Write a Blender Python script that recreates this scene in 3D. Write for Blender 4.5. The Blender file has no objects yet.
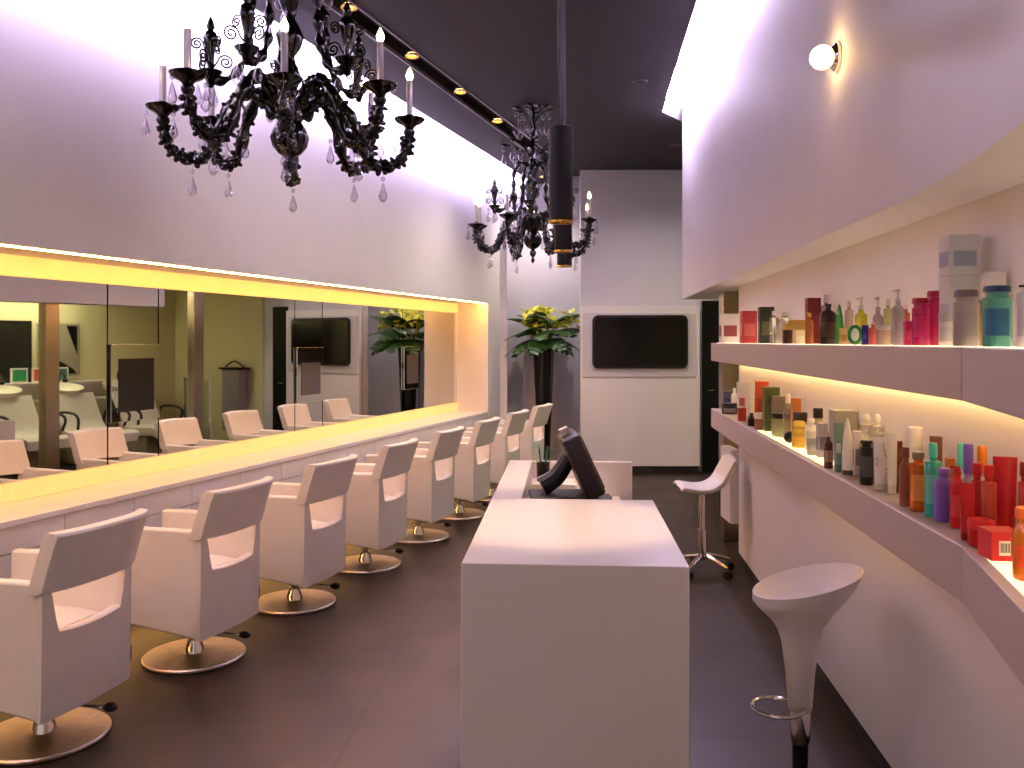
import bpy, bmesh, math, random
from mathutils import Vector, Matrix
random.seed(7)
R = math.radians
PI = math.pi
C = bpy.context.scene.collection
sc = bpy.context.scene

# ------------------------------------------------------------------ frame of the place
F = 880.0; HC = 1.6; HZ = 341.0
def at(px, py, Y):
    return Vector(((px-512)/F*Y, Y, HC-(py-HZ)/F*Y))
def on_level(px, py, h):
    Y = F*(HC-h)/(py-HZ)
    return Vector(((px-512)/F*Y, Y, h))
def ratio(px): return (px-512)/F

# left (mirror) wall: front plane X = LX + LT*Y
LX, LT = -3.732, 0.3216
TH = math.atan(LT); LC, LS = math.cos(TH), math.sin(TH)
def L(x, y, z=0.0):      # x towards the room, y along the wall
    return Vector((LX + x*LC + y*LS, -x*LS + y*LC, z))
def l_s(px, t=0.0):      # distance along wall where column px meets plane t behind the front
    r = ratio(px); y = (r*(t*LS) - LX + t*LC)/(LS - r*LC)
    return y
# right side front plane X = RX + RT*Y beyond the bend at KY
RX, RT, KY, NT = 0.885, 0.0875, 2.09, 0.293
RC = 1/math.sqrt(1+RT*RT)
def front_x(Y, o=0.0):
    if Y >= KY: return RX + RT*Y + o/RC
    return RX + RT*KY - NT*(KY-Y) + o/RC
CEIL = 3.69

# ------------------------------------------------------------------ materials
def lin(c):
    out = []
    for v in c:
        v /= 255.0
        out.append(v/12.92 if v <= 0.04045 else ((v+0.055)/1.055)**2.4)
    return out
_m = {}
def mat(name, col, rough=0.5, metal=0.0, var=0.05, scale=8.0, bump=0.0, bscale=60.0, emit=None, estr=0.0, trans=0.0, coat=0.0, alpha=1.0, ior=1.45, spec=0.5, sss=0.0):
    if name in _m: return _m[name]
    m = bpy.data.materials.new(name); m.use_nodes = True
    nt = m.node_tree; b = nt.nodes['Principled BSDF']
    l = lin(col)
    tc = nt.nodes.new('ShaderNodeTexCoord')
    nz = nt.nodes.new('ShaderNodeTexNoise'); nz.inputs['Scale'].default_value = scale; nz.inputs['Detail'].default_value = 4
    nt.links.new(tc.outputs['Object'], nz.inputs['Vector'])
    rp = nt.nodes.new('ShaderNodeValToRGB')
    rp.color_ramp.elements[0].position = 0.3; rp.color_ramp.elements[1].position = 0.7
    rp.color_ramp.elements[0].color = [max(0, v*(1-var)) for v in l] + [1]
    rp.color_ramp.elements[1].color = [min(1, v*(1+var)) for v in l] + [1]
    nt.links.new(nz.outputs['Fac'], rp.inputs['Fac']); nt.links.new(rp.outputs['Color'], b.inputs['Base Color'])
    b.inputs['Roughness'].default_value = rough; b.inputs['Metallic'].default_value = metal
    b.inputs['IOR'].default_value = ior; b.inputs['Specular IOR Level'].default_value = spec
    if trans: b.inputs['Transmission Weight'].default_value = trans
    if coat: b.inputs['Coat Weight'].default_value = coat
    if alpha < 1: b.inputs['Alpha'].default_value = alpha
    if sss:
        b.inputs['Subsurface Weight'].default_value = sss; b.inputs['Subsurface Radius'].default_value = (0.02, 0.02, 0.02)
    if emit:
        b.inputs['Emission Color'].default_value = lin(emit) + [1]; b.inputs['Emission Strength'].default_value = estr
    if bump:
        n2 = nt.nodes.new('ShaderNodeTexNoise'); n2.inputs['Scale'].default_value = bscale; n2.inputs['Detail'].default_value = 3
        nt.links.new(tc.outputs['Object'], n2.inputs['Vector'])
        bp = nt.nodes.new('ShaderNodeBump'); bp.inputs['Strength'].default_value = bump; bp.inputs['Distance'].default_value = 0.01
        nt.links.new(n2.outputs['Fac'], bp.inputs['Height']); nt.links.new(bp.outputs['Normal'], b.inputs['Normal'])
    _m[name] = m
    return m

M = {}
M['wall'] = mat('white_paint', (222, 216, 220), 0.65, var=0.02, scale=3, bump=0.03, bscale=120)
M['wallback'] = mat('pale_grey_paint', (205, 202, 212), 0.6, var=0.02, scale=3)
M['wash'] = mat('white_paint_warm_lit', (205, 198, 160), 0.6, var=0.03, scale=2)  # white walls; the warm light tint is put into this colour
M['ceil'] = mat('charcoal_ceiling_paint', (25, 20, 23), 0.75, var=0.06, scale=2)
M['slot'] = mat('slot_metal', (52, 46, 50), 0.45, var=0.05)
M['edge'] = mat('slot_edge_metal', (120, 112, 120), 0.35, 0.4)
M['lam'] = mat('white_laminate', (226, 220, 224), 0.28, var=0.015, scale=2, coat=0.2)
M['shelf'] = mat('satin_taupe_lacquer', (178, 164, 160), 0.45, var=0.02, scale=3)
M['leather'] = mat('white_leatherette', (232, 227, 225), 0.42, var=0.03, scale=9, bump=0.12, bscale=35)
M['steel'] = mat('brushed_steel', (196, 182, 168), 0.42, 1.0, var=0.1, scale=30)
M['chrome'] = mat('polished_chrome', (225, 220, 215), 0.1, 1.0, var=0.02)
M['brass'] = mat('warm_brass', (214, 170, 80), 0.22, 1.0, var=0.05)
M['gold'] = mat('gold_reflector', (230, 185, 110), 0.2, 1.0, var=0.05)
M['blackp'] = mat('black_plastic', (14, 11, 13), 0.4, var=0.1, spec=0.35)
M['blackmatte'] = mat('matte_black', (11, 9, 10), 0.5, var=0.1, spec=0.2)
M['darkbrown'] = mat('dark_brown_plastic', (27, 18, 16), 0.42, var=0.1, spec=0.3)
M['blackglass'] = mat('black_glass', (8, 7, 9), 0.15, var=0.1, spec=0.35)
M['murano'] = mat('black_glass_baroque', (8, 6, 7), 0.16, var=0.2, scale=40, spec=0.4)
M['candle'] = mat('clear_candle_sleeve', (240, 232, 240), 0.12, var=0.02, trans=0.5)
M['bulb'] = mat('lit_bulb', (255, 240, 210), 0.4, emit=(255, 214, 150), estr=22)
M['globe'] = mat('lit_spot_globe', (255, 240, 210), 0.4, emit=(255, 205, 130), estr=16)
M['pendlens'] = mat('pendant_lens', (255, 240, 210), 0.4, emit=(255, 200, 120), estr=6)
M['spotlens'] = mat('downlight_lens', (255, 230, 190), 0.4, emit=(255, 196, 120), estr=3)
M['warmstrip'] = mat('opal_warm_strip', (214, 186, 130), 0.5, emit=(255, 194, 112), estr=0.42)
M['warmled'] = mat('warm_led', (255, 235, 180), 0.5, emit=(255, 212, 140), estr=5)
M['underled'] = mat('under_cabinet_led', (255, 235, 180), 0.5, emit=(255, 190, 100), estr=9)
M['nicheled'] = mat('niche_led', (255, 235, 180), 0.5, emit=(255, 178, 78), estr=66)
M['cool'] = mat('cool_violet_tube', (240, 232, 255), 0.5, emit=(226, 209, 252), estr=260)
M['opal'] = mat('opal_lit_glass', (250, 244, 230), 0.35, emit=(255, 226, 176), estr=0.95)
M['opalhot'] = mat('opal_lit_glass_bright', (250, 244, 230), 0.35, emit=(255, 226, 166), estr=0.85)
M['washlight'] = mat('wash_ceiling_light', (255, 250, 225), 0.5, emit=(255, 246, 205), estr=26)
M['screen'] = mat('dark_screen', (20, 16, 20), 0.18, var=0.1)
M['greyscreen'] = mat('grey_screen', (70, 66, 70), 0.2, var=0.05)
M['frame'] = mat('silver_frame', (178, 172, 176), 0.35, 0.1)
M['tvplate'] = mat('tv_plate', (200, 196, 204), 0.35, var=0.02)
M['leaf'] = mat('dark_green_leaf', (44, 78, 32), 0.38, var=0.45, scale=12)
M['flower'] = mat('yellow_green_orchid', (222, 222, 78), 0.5, var=0.25, scale=30)
M['stemg'] = mat('green_stem', (80, 105, 40), 0.5)
M['skirt'] = mat('black_skirting', (20, 17, 19), 0.5)
M['blackdoor'] = mat('black_door_paint', (6, 5, 6), 0.5, spec=0.2)
M['stoolwhite'] = mat('white_gloss_plastic', (228, 220, 224), 0.38, var=0.01)
M['greyup'] = mat('grey_upholstery', (150, 142, 128), 0.6, bump=0.1)
M['ceramic'] = mat('white_ceramic', (235, 232, 222), 0.15, coat=0.4)

def mirror_mat():
    m = bpy.data.materials.new('mirror_glass'); m.use_nodes = True
    b = m.node_tree.nodes['Principled BSDF']
    b.inputs['Base Color'].default_value = (0.66, 0.66, 0.60, 1); b.inputs['Metallic'].default_value = 1; b.inputs['Roughness'].default_value = 0.015
    return m
M['mirror'] = mirror_mat()
def crystal_mat():
    m = bpy.data.materials.new('crystal'); m.use_nodes = True; nt = m.node_tree
    for n in list(nt.nodes): nt.nodes.remove(n)
    out = nt.nodes.new('ShaderNodeOutputMaterial'); mx = nt.nodes.new('ShaderNodeMixShader')
    t = nt.nodes.new('ShaderNodeBsdfTransparent'); t.inputs['Color'].default_value = (0.86, 0.83, 0.88, 1)
    g = nt.nodes.new('ShaderNodeBsdfGlossy'); g.inputs['Roughness'].default_value = 0.04
    lw = nt.nodes.new('ShaderNodeLayerWeight'); lw.inputs['Blend'].default_value = 0.45
    nt.links.new(lw.outputs['Facing'], mx.inputs['Fac']); nt.links.new(t.outputs[0], mx.inputs[1]); nt.links.new(g.outputs[0], mx.inputs[2])
    nt.links.new(mx.outputs[0], out.inputs['Surface'])
    return m
M['crystal'] = crystal_mat()
def floor_mat():
    m = bpy.data.materials.new('dark_slate_tiles'); m.use_nodes = True; nt = m.node_tree; b = nt.nodes['Principled BSDF']
    tc = nt.nodes.new('ShaderNodeTexCoord'); mp = nt.nodes.new('ShaderNodeMapping'); mp.inputs['Rotation'].default_value[2] = R(4)
    br = nt.nodes.new('ShaderNodeTexBrick'); br.offset = 0.0; br.inputs['Scale'].default_value = 1.0
    br.inputs['Brick Width'].default_value = 0.9; br.inputs['Row Height'].default_value = 0.9; br.inputs['Mortar Size'].default_value = 0.006
    br.inputs['Color1'].default_value = lin((40, 28, 20))+[1]; br.inputs['Color2'].default_value = lin((34, 23, 16))+[1]; br.inputs['Mortar'].default_value = lin((14, 9, 7))+[1]
    nt.links.new(tc.outputs['Object'], mp.inputs['Vector']); nt.links.new(mp.outputs['Vector'], br.inputs['Vector'])
    nz = nt.nodes.new('ShaderNodeTexNoise'); nz.inputs['Scale'].default_value = 2.2; nz.inputs['Detail'].default_value = 8
    nt.links.new(tc.outputs['Object'], nz.inputs['Vector'])
    mx = nt.nodes.new('ShaderNodeMix'); mx.data_type = 'RGBA'; mx.blend_type = 'MULTIPLY'; mx.inputs['Factor'].default_value = 0.5
    nt.links.new(br.outputs['Color'], mx.inputs['A']); nt.links.new(nz.outputs['Color'], mx.inputs['B'])
    rr = nt.nodes.new('ShaderNodeMapRange'); rr.inputs['To Min'].default_value = 0.3; rr.inputs['To Max'].default_value = 0.5; b.inputs['Specular IOR Level'].default_value = 0.22
    nt.links.new(nz.outputs['Fac'], rr.inputs['Value']); nt.links.new(rr.outputs['Result'], b.inputs['Roughness'])
    nt.links.new(br.outputs['Color'], b.inputs['Base Color'])
    bp = nt.nodes.new('ShaderNodeBump'); bp.inputs['Strength'].default_value = 0.15; bp.inputs['Distance'].default_value = 0.01
    nt.links.new(nz.outputs['Fac'], bp.inputs['Height']); nt.links.new(bp.outputs['Normal'], b.inputs['Normal'])
    return m
M['floor'] = floor_mat()

# ------------------------------------------------------------------ mesh builder
class MB:
    def __init__(s): s.bm = bmesh.new()
    def box(s, x0, x1, y0, y1, z0, z1, mtx=None):
        v = [s.bm.verts.new(p) for p in ((x0,y0,z0),(x1,y0,z0),(x1,y1,z0),(x0,y1,z0),(x0,y0,z1),(x1,y0,z1),(x1,y1,z1),(x0,y1,z1))]
        if mtx:
            for q in v: q.co = mtx @ q.co
        for f in ((3,2,1,0),(4,5,6,7),(0,1,5,4),(1,2,6,5),(2,3,7,6),(3,0,4,7)): s.bm.faces.new([v[i] for i in f])
        return s
    def prism(s, pts, z0, z1, mtx=None):
        a = [s.bm.verts.new((p[0], p[1], z0)) for p in pts]; b = [s.bm.verts.new((p[0], p[1], z1)) for p in pts]
        n = len(pts)
        fs = [s.bm.faces.new(a[::-1]), s.bm.faces.new(b)]
        for i in range(n): fs.append(s.bm.faces.new((a[i], a[(i+1)%n], b[(i+1)%n], b[i])))
        if mtx:
            for q in a+b: q.co = mtx @ q.co
        bmesh.ops.recalc_face_normals(s.bm, faces=fs)
        return s
    def loft(s, rings, cap=True, closed=True, loop=False):
        vs = [[s.bm.verts.new(p) for p in r] for r in rings]; fs = []
        k = len(vs)
        for i in range(k if loop else k-1):
            a, b = vs[i], vs[(i+1)%k]; n = len(a)
            for j in range(n if closed else n-1):
                fs.append(s.bm.faces.new((a[j], a[(j+1)%n], b[(j+1)%n], b[j])))
        if cap and closed and not loop:
            fs.append(s.bm.faces.new(vs[0][::-1])); fs.append(s.bm.faces.new(vs[-1]))
        bmesh.ops.recalc_face_normals(s.bm, faces=fs)
        return s
    def lathe(s, prof, seg=24, c=(0,0,0), mtx=None, a0=0.0, a1=None, hoop=False):
        rings = []
        full = a1 is None
        for r, z in prof:
            r = max(r, 0.0003)
            if full: ring = [Vector((r*math.cos(2*PI*i/seg), r*math.sin(2*PI*i/seg), z)) for i in range(seg)]
            else: ring = [Vector((r*math.cos(a0+(a1-a0)*i/seg), r*math.sin(a0+(a1-a0)*i/seg), z)) for i in range(seg+1)]
            if mtx: ring = [mtx @ p for p in ring]
            rings.append([p + Vector(c) for p in ring])
        return s.loft(rings, cap=full and not hoop, closed=full, loop=hoop)
    def tube(s, path, rad, seg=8, loop=False):
        pts = [Vector(p) for p in path]; n = len(pts); rings = []
        up = Vector((0,0,1))
        for i, p in enumerate(pts):
            if loop: d = pts[(i+1)%n]-pts[i-1]
            else: d = pts[min(i+1,n-1)]-pts[max(i-1,0)]
            d.normalize()
            a = d.cross(up)
            if a.length < 0.05: a = d.cross(Vector((0,1,0)))
            a.normalize(); b = a.cross(d).normalized()
            r = rad(i/(n-1)) if callable(rad) else rad
            rings.append([p + a*r*math.cos(2*PI*k/seg) + b*r*math.sin(2*PI*k/seg) for k in range(seg)])
            up = b if abs(d.z) > 0.9 else Vector((0,0,1))
        # consistent frames: parallel-transport ring starts
        for i in range(1, len(rings)):
            best = min(range(seg), key=lambda k: (rings[i][k]-pts[i]-(rings[i-1][0]-pts[i-1])).length)
            rings[i] = rings[i][best:]+rings[i][:best]
        return s.loft(rings, loop=loop)
    def ball(s, c, r, sx=1, sy=1, sz=1, seg=12, rings=8, mtx=None):
        prof = [(r*math.sin(PI*i/rings), -r*math.cos(PI*i/rings)) for i in range(rings+1)]
        m4 = Matrix.Diagonal((sx, sy, sz, 1))
        if mtx: m4 = mtx @ m4
        return s.lathe(prof, seg, c, m4)
    def build(s, name, m, parent=None, bevel=0.0, smooth=35, loc=None, rot=None, segs=2):
        me = bpy.data.meshes.new(name); s.bm.to_mesh(me); s.bm.free()
        if smooth:
            for p in me.polygons: p.use_smooth = True
            me.set_sharp_from_angle(angle=R(smooth))
        me.materials.append(m if not isinstance(m, str) else M[m])
        o = bpy.data.objects.new(name, me); C.objects.link(o)
        if parent: o.parent = parent
        if loc is not None: o.location = loc
        if rot is not None: o.rotation_euler = (0, 0, rot) if isinstance(rot, (int, float)) else rot
        if bevel:
            b = o.modifiers.new('bevel', 'BEVEL'); b.width = bevel; b.segments = segs; b.limit_method = 'ANGLE'; b.angle_limit = R(40); b.harden_normals = True
        return o

def tag(o, label, cat, group=None):
    o['label'] = label; o['category'] = cat
    if group: o['group'] = group
    return o
def thing(name, label, cat, loc=(0,0,0), rot=0.0, group=None):
    o = bpy.data.objects.new(name, None); C.objects.link(o); o.location = loc; o.rotation_euler = (0,0,rot); o.empty_display_size = 0.1
    return tag(o, label, cat, group)
def struct(o): o['kind'] = 'structure'; return o
def copy_tree(o, parent=None):
    c = o.copy(); C.objects.link(c)
    if parent is not None: c.parent = parent
    for ch in list(o.children): copy_tree(ch, c)
    return c
def spline(pts, n=8):
    """Catmull-Rom through pts"""
    P = [Vector(p) for p in pts]; out = []
    for i in range(len(P)-1):
        p0 = P[max(i-1,0)]; p1 = P[i]; p2 = P[i+1]; p3 = P[min(i+2,len(P)-1)]
        for k in range(n):
            t = k/n
            out.append(0.5*((2*p1)+(p2-p0)*t+(2*p0-5*p1+4*p2-p3)*t*t+(3*p1-p0-3*p2+p3)*t**3))
    out.append(P[-1]); return out
ORD = ['first','second','third','fourth','fifth','sixth','seventh','eighth','ninth','tenth','eleventh','twelfth','thirteenth','fourteenth','fifteenth','sixteenth']

# ================================================================== SETTING
LROT = -TH; LORG = (LX, 0, 0)
def lb(mb, name, m, bevel=0.0): return mb.build(name, m, loc=LORG, rot=LROT, bevel=bevel, smooth=0 if not bevel else 35)

struct(MB().box(-6, 7, -2.5, 13, -0.1, 0).build('floor', 'floor', smooth=0))

ND = 0.42                        # niche depth
Z_LEDGE, Z_TOP, Z_M0, Z_M1 = 0.745, 2.06, 0.845, 1.945
S0 = 1.2
S_END = l_s(488); S_COR = l_s(500)
w = MB()
w.box(-0.62, 0, S0-2, S_COR, Z_TOP, 4.25)
w.box(-0.62, -ND-0.03, S0-2, S_COR, 0, Z_TOP)
w.box(-ND-0.03, 0, S_END, S_COR, 0, Z_TOP)
struct(lb(w, 'wall_left', 'wall'))
# back walls
YB, YBL = 10.75, 11.7
XB = ratio(580.5)*YB
w = MB(); w.box(XB, 5.2, YB, YB+0.1, 0, 4.25); struct(w.build('wall_back', 'wallback', smooth=0))
w = MB(); w.box(-1.2, 2.0, YBL, YBL+0.2, 0, 4.25); struct(w.build('wall_back_recess', 'wallback', smooth=0))
p0 = at(500, 341, 11.2).x; p1 = at(507, 341, 11.2).x
struct(MB().box(p0-0.05, p1, 11.12, 11.8, 0, 3.69).build('trim_1', 'wall', smooth=0))
struct(MB().box(XB+0.001, 2.28, YB-0.015, YB, 0, 0.075).build('baseboard_back', 'skirt', smooth=0))

# right wall (behind the shelves) with its bend, and the bulkhead above
DW = 0.2                          # shelf depth
YE = 6.38                         # end of the shelf wall
Y0 = -1.2
def off_line(o, ys): return [(front_x(y, o), y) for y in ys]
wl = off_line(DW, [Y0, KY, YE]); wo = off_line(DW+0.14, [Y0, KY, YE])
w = MB(); w.prism([wl[0], wo[0], wo[1], wl[1]], 0.07, 2.05); w.prism([wl[1], wo[1], wo[2], wl[2]], 0.07, 2.05)
struct(w.build('wall_right', 'wall', smooth=0))
bl = off_line(DW+0.006, [Y0, KY, YE]); bo = off_line(DW+0.14, [Y0, KY, YE])
w = MB(); w.prism([bl[0], bo[0], bo[1], bl[1]], 0, 0.07); w.prism([bl[1], bo[1], bo[2], bl[2]], 0, 0.07)
struct(w.build('baseboard_right', 'skirt', smooth=0))
YBE = 8.35
ZBK = 1.995
def soft_x(Y, o=0.0, hw=0.55):
    if abs(Y-KY) >= hw: return front_x(Y, o)
    s_ = (Y-KY+hw)/(2*hw); p0_, p1_, p2_ = front_x(KY-hw, o), front_x(KY, o), front_x(KY+hw, o)
    return (1-s_)**2*p0_+2*s_*(1-s_)*p1_+s_*s_*p2_
ys_ = [Y0]+[KY-0.55+0.1*i for i in range(12)]+[YBE]
w = MB(); w.prism([(soft_x(y), y) for y in ys_]+[(front_x(y, DW+0.14), y) for y in (YBE, KY, Y0)], ZBK, 4.25)
struct(w.build('wall_right_upper', 'wall', smooth=30))

# dark ceiling: left and right edges from the picture, with a light slot along the mirror side
def cl(px, py): p = on_level(px, py, CEIL); return Vector((p.x, p.y))
def line_at(p, q, y): t = (y-p.y)/(q.y-p.y); return (p.x+(q.x-p.x)*t, y)
e0, e1 = cl(340, 62), cl(505, 165)
t0, t1 = cl(346.6, 18.6), cl(514.6, 141.6)
u0, u1 = cl(359.3, 7.8), cl(517.5, 129)
r0, r1 = cl(697, 0), cl(662, 112)
ya, yz = -2.0, 11.8
r2y = r1.y + 0.35
w = MB()
w.prism([line_at(e0,e1,ya), line_at(t0,t1,ya), line_at(t0,t1,yz), line_at(e0,e1,yz)], CEIL, CEIL+0.12)
w.prism([line_at(u0,u1,ya), line_at(r0,r1,ya), (r1.x, r1.y), (front_x(YBE,0.0), YBE+0.02), (5.2, YBE+0.02), (5.2, yz), line_at(u0,u1,yz)], CEIL, CEIL+0.12)
w.prism([line_at(t0,t1,ya), line_at(u0,u1,ya), line_at(u0,u1,yz), line_at(t0,t1,yz)], CEIL+0.10, CEIL+0.14)
struct(w.build('ceiling', 'ceil', smooth=0))
struct(MB().box(-6, 7, -2.5, 13, 4.25, 4.35).build('ceiling_upper', 'wall', smooth=0))
w = MB()
for (a_, b_) in ((t0, t1), (u0, u1)):
    A = Vector(line_at(a_, b_, ya)); B = Vector(line_at(a_, b_, 10.6)); d = (B-A).normalized(); n = Vector((d.y, -d.x))*0.008
    w.prism([A-n, A+n, B+n, B-n], CEIL-0.008, CEIL+0.02)
struct(w.build('trim_2', 'edge', smooth=0))

# wash room behind the bulkhead (seen in the mirror)
w = MB(); w.box(5.0, 5.2, 6.0, 10.75, 0, 4.25); struct(w.build('wall_wash', 'wash', smooth=0))
x_ = front_x(YE, DW+0.14)
w = MB(); w.box(x_, 5.2, YE-0.14, YE-0.002, 0, 4.25); struct(w.build('wall_wash_side', 'wash', smooth=0))
w = MB(); w.box(2.85, 5.0, YB-0.03, YB-0.001, 0, 2.55); struct(w.build('wall_wash_end', 'wash', smooth=0))  # continues the back wall, with its warm light put in as colour
struct(MB().prism([(front_x(YE,DW+.14)+.0, YE), (5.0, YE), (5.0, YB-.04), (2.3, YB-.04), (2.3, YBE), (front_x(YBE,DW+.14), YBE)], 2.4, 2.5).build('ceiling_wash', 'wash', smooth=0))
# black door at the back
dx0, dx1 = at(701.5, 0, YB).x, at(721, 0, YB).x
d = MB().box(dx0, dx1+0.06, YB-0.04, YB-0.001, 0.0, 2.09).build('door_1', 'blackdoor', bevel=0.004); struct(d)
hd = MB(); hd.tube([(dx0+0.05, YB-0.04, 1.0), (dx0+0.05, YB-0.085, 1.0), (dx0+0.13, YB-0.085, 1.0)], 0.009); hd.build('door_handle', 'chrome', d)

# ================================================================== MIRROR NICHE
o = lb(MB().box(-ND, 0.0, S0, S_END-0.002, Z_LEDGE-0.03, Z_LEDGE), 'ledge_worktop', 'lam', 0.003)
tag(o, 'long white laminate ledge running below the mirrors', 'ledge')
o = lb(MB().box(-ND+0.001, -ND+0.03, S0, S_END-0.004, Z_LEDGE+0.004, Z_M0), 'strip_light', 'warmstrip')
tag(o, 'glowing warm yellow light strip below the mirrors above the ledge', 'strip light', 'warm strips round the mirrors')
o = lb(MB().box(-ND+0.001, -ND+0.03, S0, S_END-0.004, Z_M1, Z_TOP-0.004), 'strip_light', 'warmstrip')
tag(o, 'glowing warm yellow light strip above the mirrors under the niche top', 'strip light', 'warm strips round the mirrors')
o = lb(MB().box(-0.06, -0.04, S0, S_END-0.02, Z_TOP-0.006, Z_TOP-0.001), 'light_line', 'nicheled')
tag(o, 'thin bright warm light line under the front lip of the niche', 'strip light')
units = [(107.6, 158.4), (294.8, 322.3), (402.5, 419.0)]
us = [(l_s(p, ND), l_s(q, ND)) for p, q in units]
bounds = [S0] + [v for u in us for v in u] + [S_END-0.06]
names = ['wide mirror pane closest to the camera, before the first built-in screen', 'narrow mirror pane behind the first built-in screen', 'wide mirror pane between the first and second built-in screens',
         'narrow mirror pane behind the second built-in screen', 'wide mirror pane between the second and third built-in screens', 'narrow mirror pane behind the third built-in screen', 'last mirror pane beside the lit end of the niche']
for i in range(7):
    o = lb(MB().box(-ND-0.015, -ND, bounds[i]+0.006, bounds[i+1]-0.006, Z_M0+0.002, Z_M1-0.002), 'wall_mirror', 'mirror')
    tag(o, names[i], 'mirror', 'mirror panes along the niche')
struct(lb(MB().box(-ND-0.03, -ND-0.016, S0, S_END, Z_M0, Z_M1), 'wall_left_backing', 'blackmatte'))
struct(lb(MB().box(-ND-0.012, -ND+0.02, S_END-0.058, S_END-0.001, Z_M0, Z_M1), 'trim_3', 'wall'))
hts = [(1.58, 1.10), (1.545, 1.08), (1.54, 1.08)]
for i, (a_, b_) in enumerate(us):
    t = thing('mirror_monitor', '%s slim screen built into the mirror wall, counted from the camera' % ORD[i], 'screen', L(-ND, (a_+b_)/2, hts[i][1]), LROT, 'screens built into the mirrors')
    hw = (b_-a_)/2-0.008; hh = hts[i][0]-hts[i][1]
    fr = MB(); fr.box(0.001, 0.02, -hw, hw, 0, hh); fr.build('frame', 'mirror', t, bevel=0.002)
    MB().box(0.018, 0.023, -hw+0.06, hw-0.06, 0.06, hh-0.09).build('screen', 'screen' if i == 0 else 'greyscreen', t)
    if i == 1: MB().box(0.0205, 0.0235, -hw+0.012, hw-0.012, hh-0.13, hh-0.012).build('tv_reflection', 'blackglass', t)  # dark pane paints in the television's reflection

# drawer units under the ledge
cw = 0.5; n_c = int((S_END - 3.2)/cw)
for k in range(n_c):
    s1 = S_END-0.004-k*cw; s_ = s1-cw
    t = thing('drawer_unit', 'white drawer unit below the mirror ledge, %s counted from the far wall' % ORD[k], 'cabinet', L(-ND/2, (s1+s_)/2, 0), LROT, 'drawer units below the ledge')
    hw = cw/2-0.002
    MB().box(-ND/2+0.005, ND/2-0.03, -hw, hw, 0.2, Z_LEDGE-0.032).build('body', 'lam', t)
    MB().box(-ND/2+0.02, ND/2-0.22, -hw, hw, 0.0, 0.2).build('plinth', 'skirt', t)
    MB().box(ND/2-0.14, ND/2-0.1, -hw, hw, 0.188, 0.199).build('under_light', 'underled', t, smooth=0)
    dr = MB().box(ND/2-0.029, ND/2-0.009, -hw+0.001, hw-0.001, 0.588, Z_LEDGE-0.034).build('drawer', 'lam', t, bevel=0.002)
    MB().box(ND/2-0.029, ND/2-0.009, -hw+0.001, hw-0.001, 0.2, 0.582).build('door', 'lam', t, bevel=0.002)

# cool cove tubes resting on the edges of the dark ceiling
def cove(p, q, y0, y1, side, label):
    A = Vector(line_at(p, q, y0)); B = Vector(line_at(p, q, y1)); d = (B-A).normalized(); n = Vector((d.y, -d.x))*side
    m = MB(); m.prism([A+n*0.01, A+n*0.06, B+n*0.06, B+n*0.01], CEIL+0.125, CEIL+0.165)
    o = m.build('cove_light', 'cool', smooth=0); tag(o, label, 'cove light', 'violet white cove lights')
cove(e0, e1, -1.5, 11.5, 1, 'violet white cove light above the mirror wall')
cove(r0, r1, -1.5, r1.y-0.09, -1, 'violet white cove light above the shelf wall')

A = Vector((r1.x+0.03, r1.y-0.07)); B = Vector((front_x(YBE)-0.03, YBE-0.09))  # added glowing block that whitens the end of the slot
o = MB().prism([A, B, B+Vector((0,0.05)), A+Vector((0,0.05))], CEIL+0.125, CEIL+0.45).build('cove_light', 'cool', smooth=0)
tag(o, 'violet white glow block added to brighten the slot end over the shelf wall', 'cove light', 'violet white cove lights')

# ================================================================== SHELVES
def shelf(name_label, ys, z0, z1):
    f = off_line(0, ys); bk = off_line(DW-0.001, ys)
    m = MB().prism([f[0], bk[0], bk[1], f[1]], z0, z1)
    t = m.build('display_shelf', 'shelf', bevel=0.003)
    return tag(t, name_label, 'shelf', 'white display shelves')
ZU, ZL = 1.585, 1.112
g = 0.0025
shU = shelf('upper white display shelf, long straight run beyond the seam', [KY+g, YE], 1.458, ZU)
shUn = shelf('upper white display shelf, short angled run on the camera side', [Y0, KY-g], 1.458, ZU)
shL = shelf('lower white display shelf, long straight run beyond the bend', [KY+0.001, YE], 0.979, ZL)
shLn = shelf('lower white display shelf, short angled run on the camera side', [Y0, KY-0.001], 0.979, ZL)
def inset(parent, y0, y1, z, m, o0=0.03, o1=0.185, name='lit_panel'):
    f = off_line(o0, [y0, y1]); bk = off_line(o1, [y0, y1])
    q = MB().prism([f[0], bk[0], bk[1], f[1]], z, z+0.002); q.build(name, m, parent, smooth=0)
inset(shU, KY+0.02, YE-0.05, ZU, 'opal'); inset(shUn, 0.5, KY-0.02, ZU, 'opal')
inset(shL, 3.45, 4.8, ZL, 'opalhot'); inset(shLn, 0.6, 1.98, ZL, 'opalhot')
inset(shU, KY+0.02, YE-0.05, 1.458-0.004, 'warmled', 0.15, 0.19, 'under_light'); inset(shUn, 0.5, KY-0.02, 1.458-0.004, 'warmled', 0.15, 0.19, 'under_light')
inset(shL, 2.9, 4.3, 0.979-0.004, 'warmled', 0.16, 0.19, 'under_light')

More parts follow.
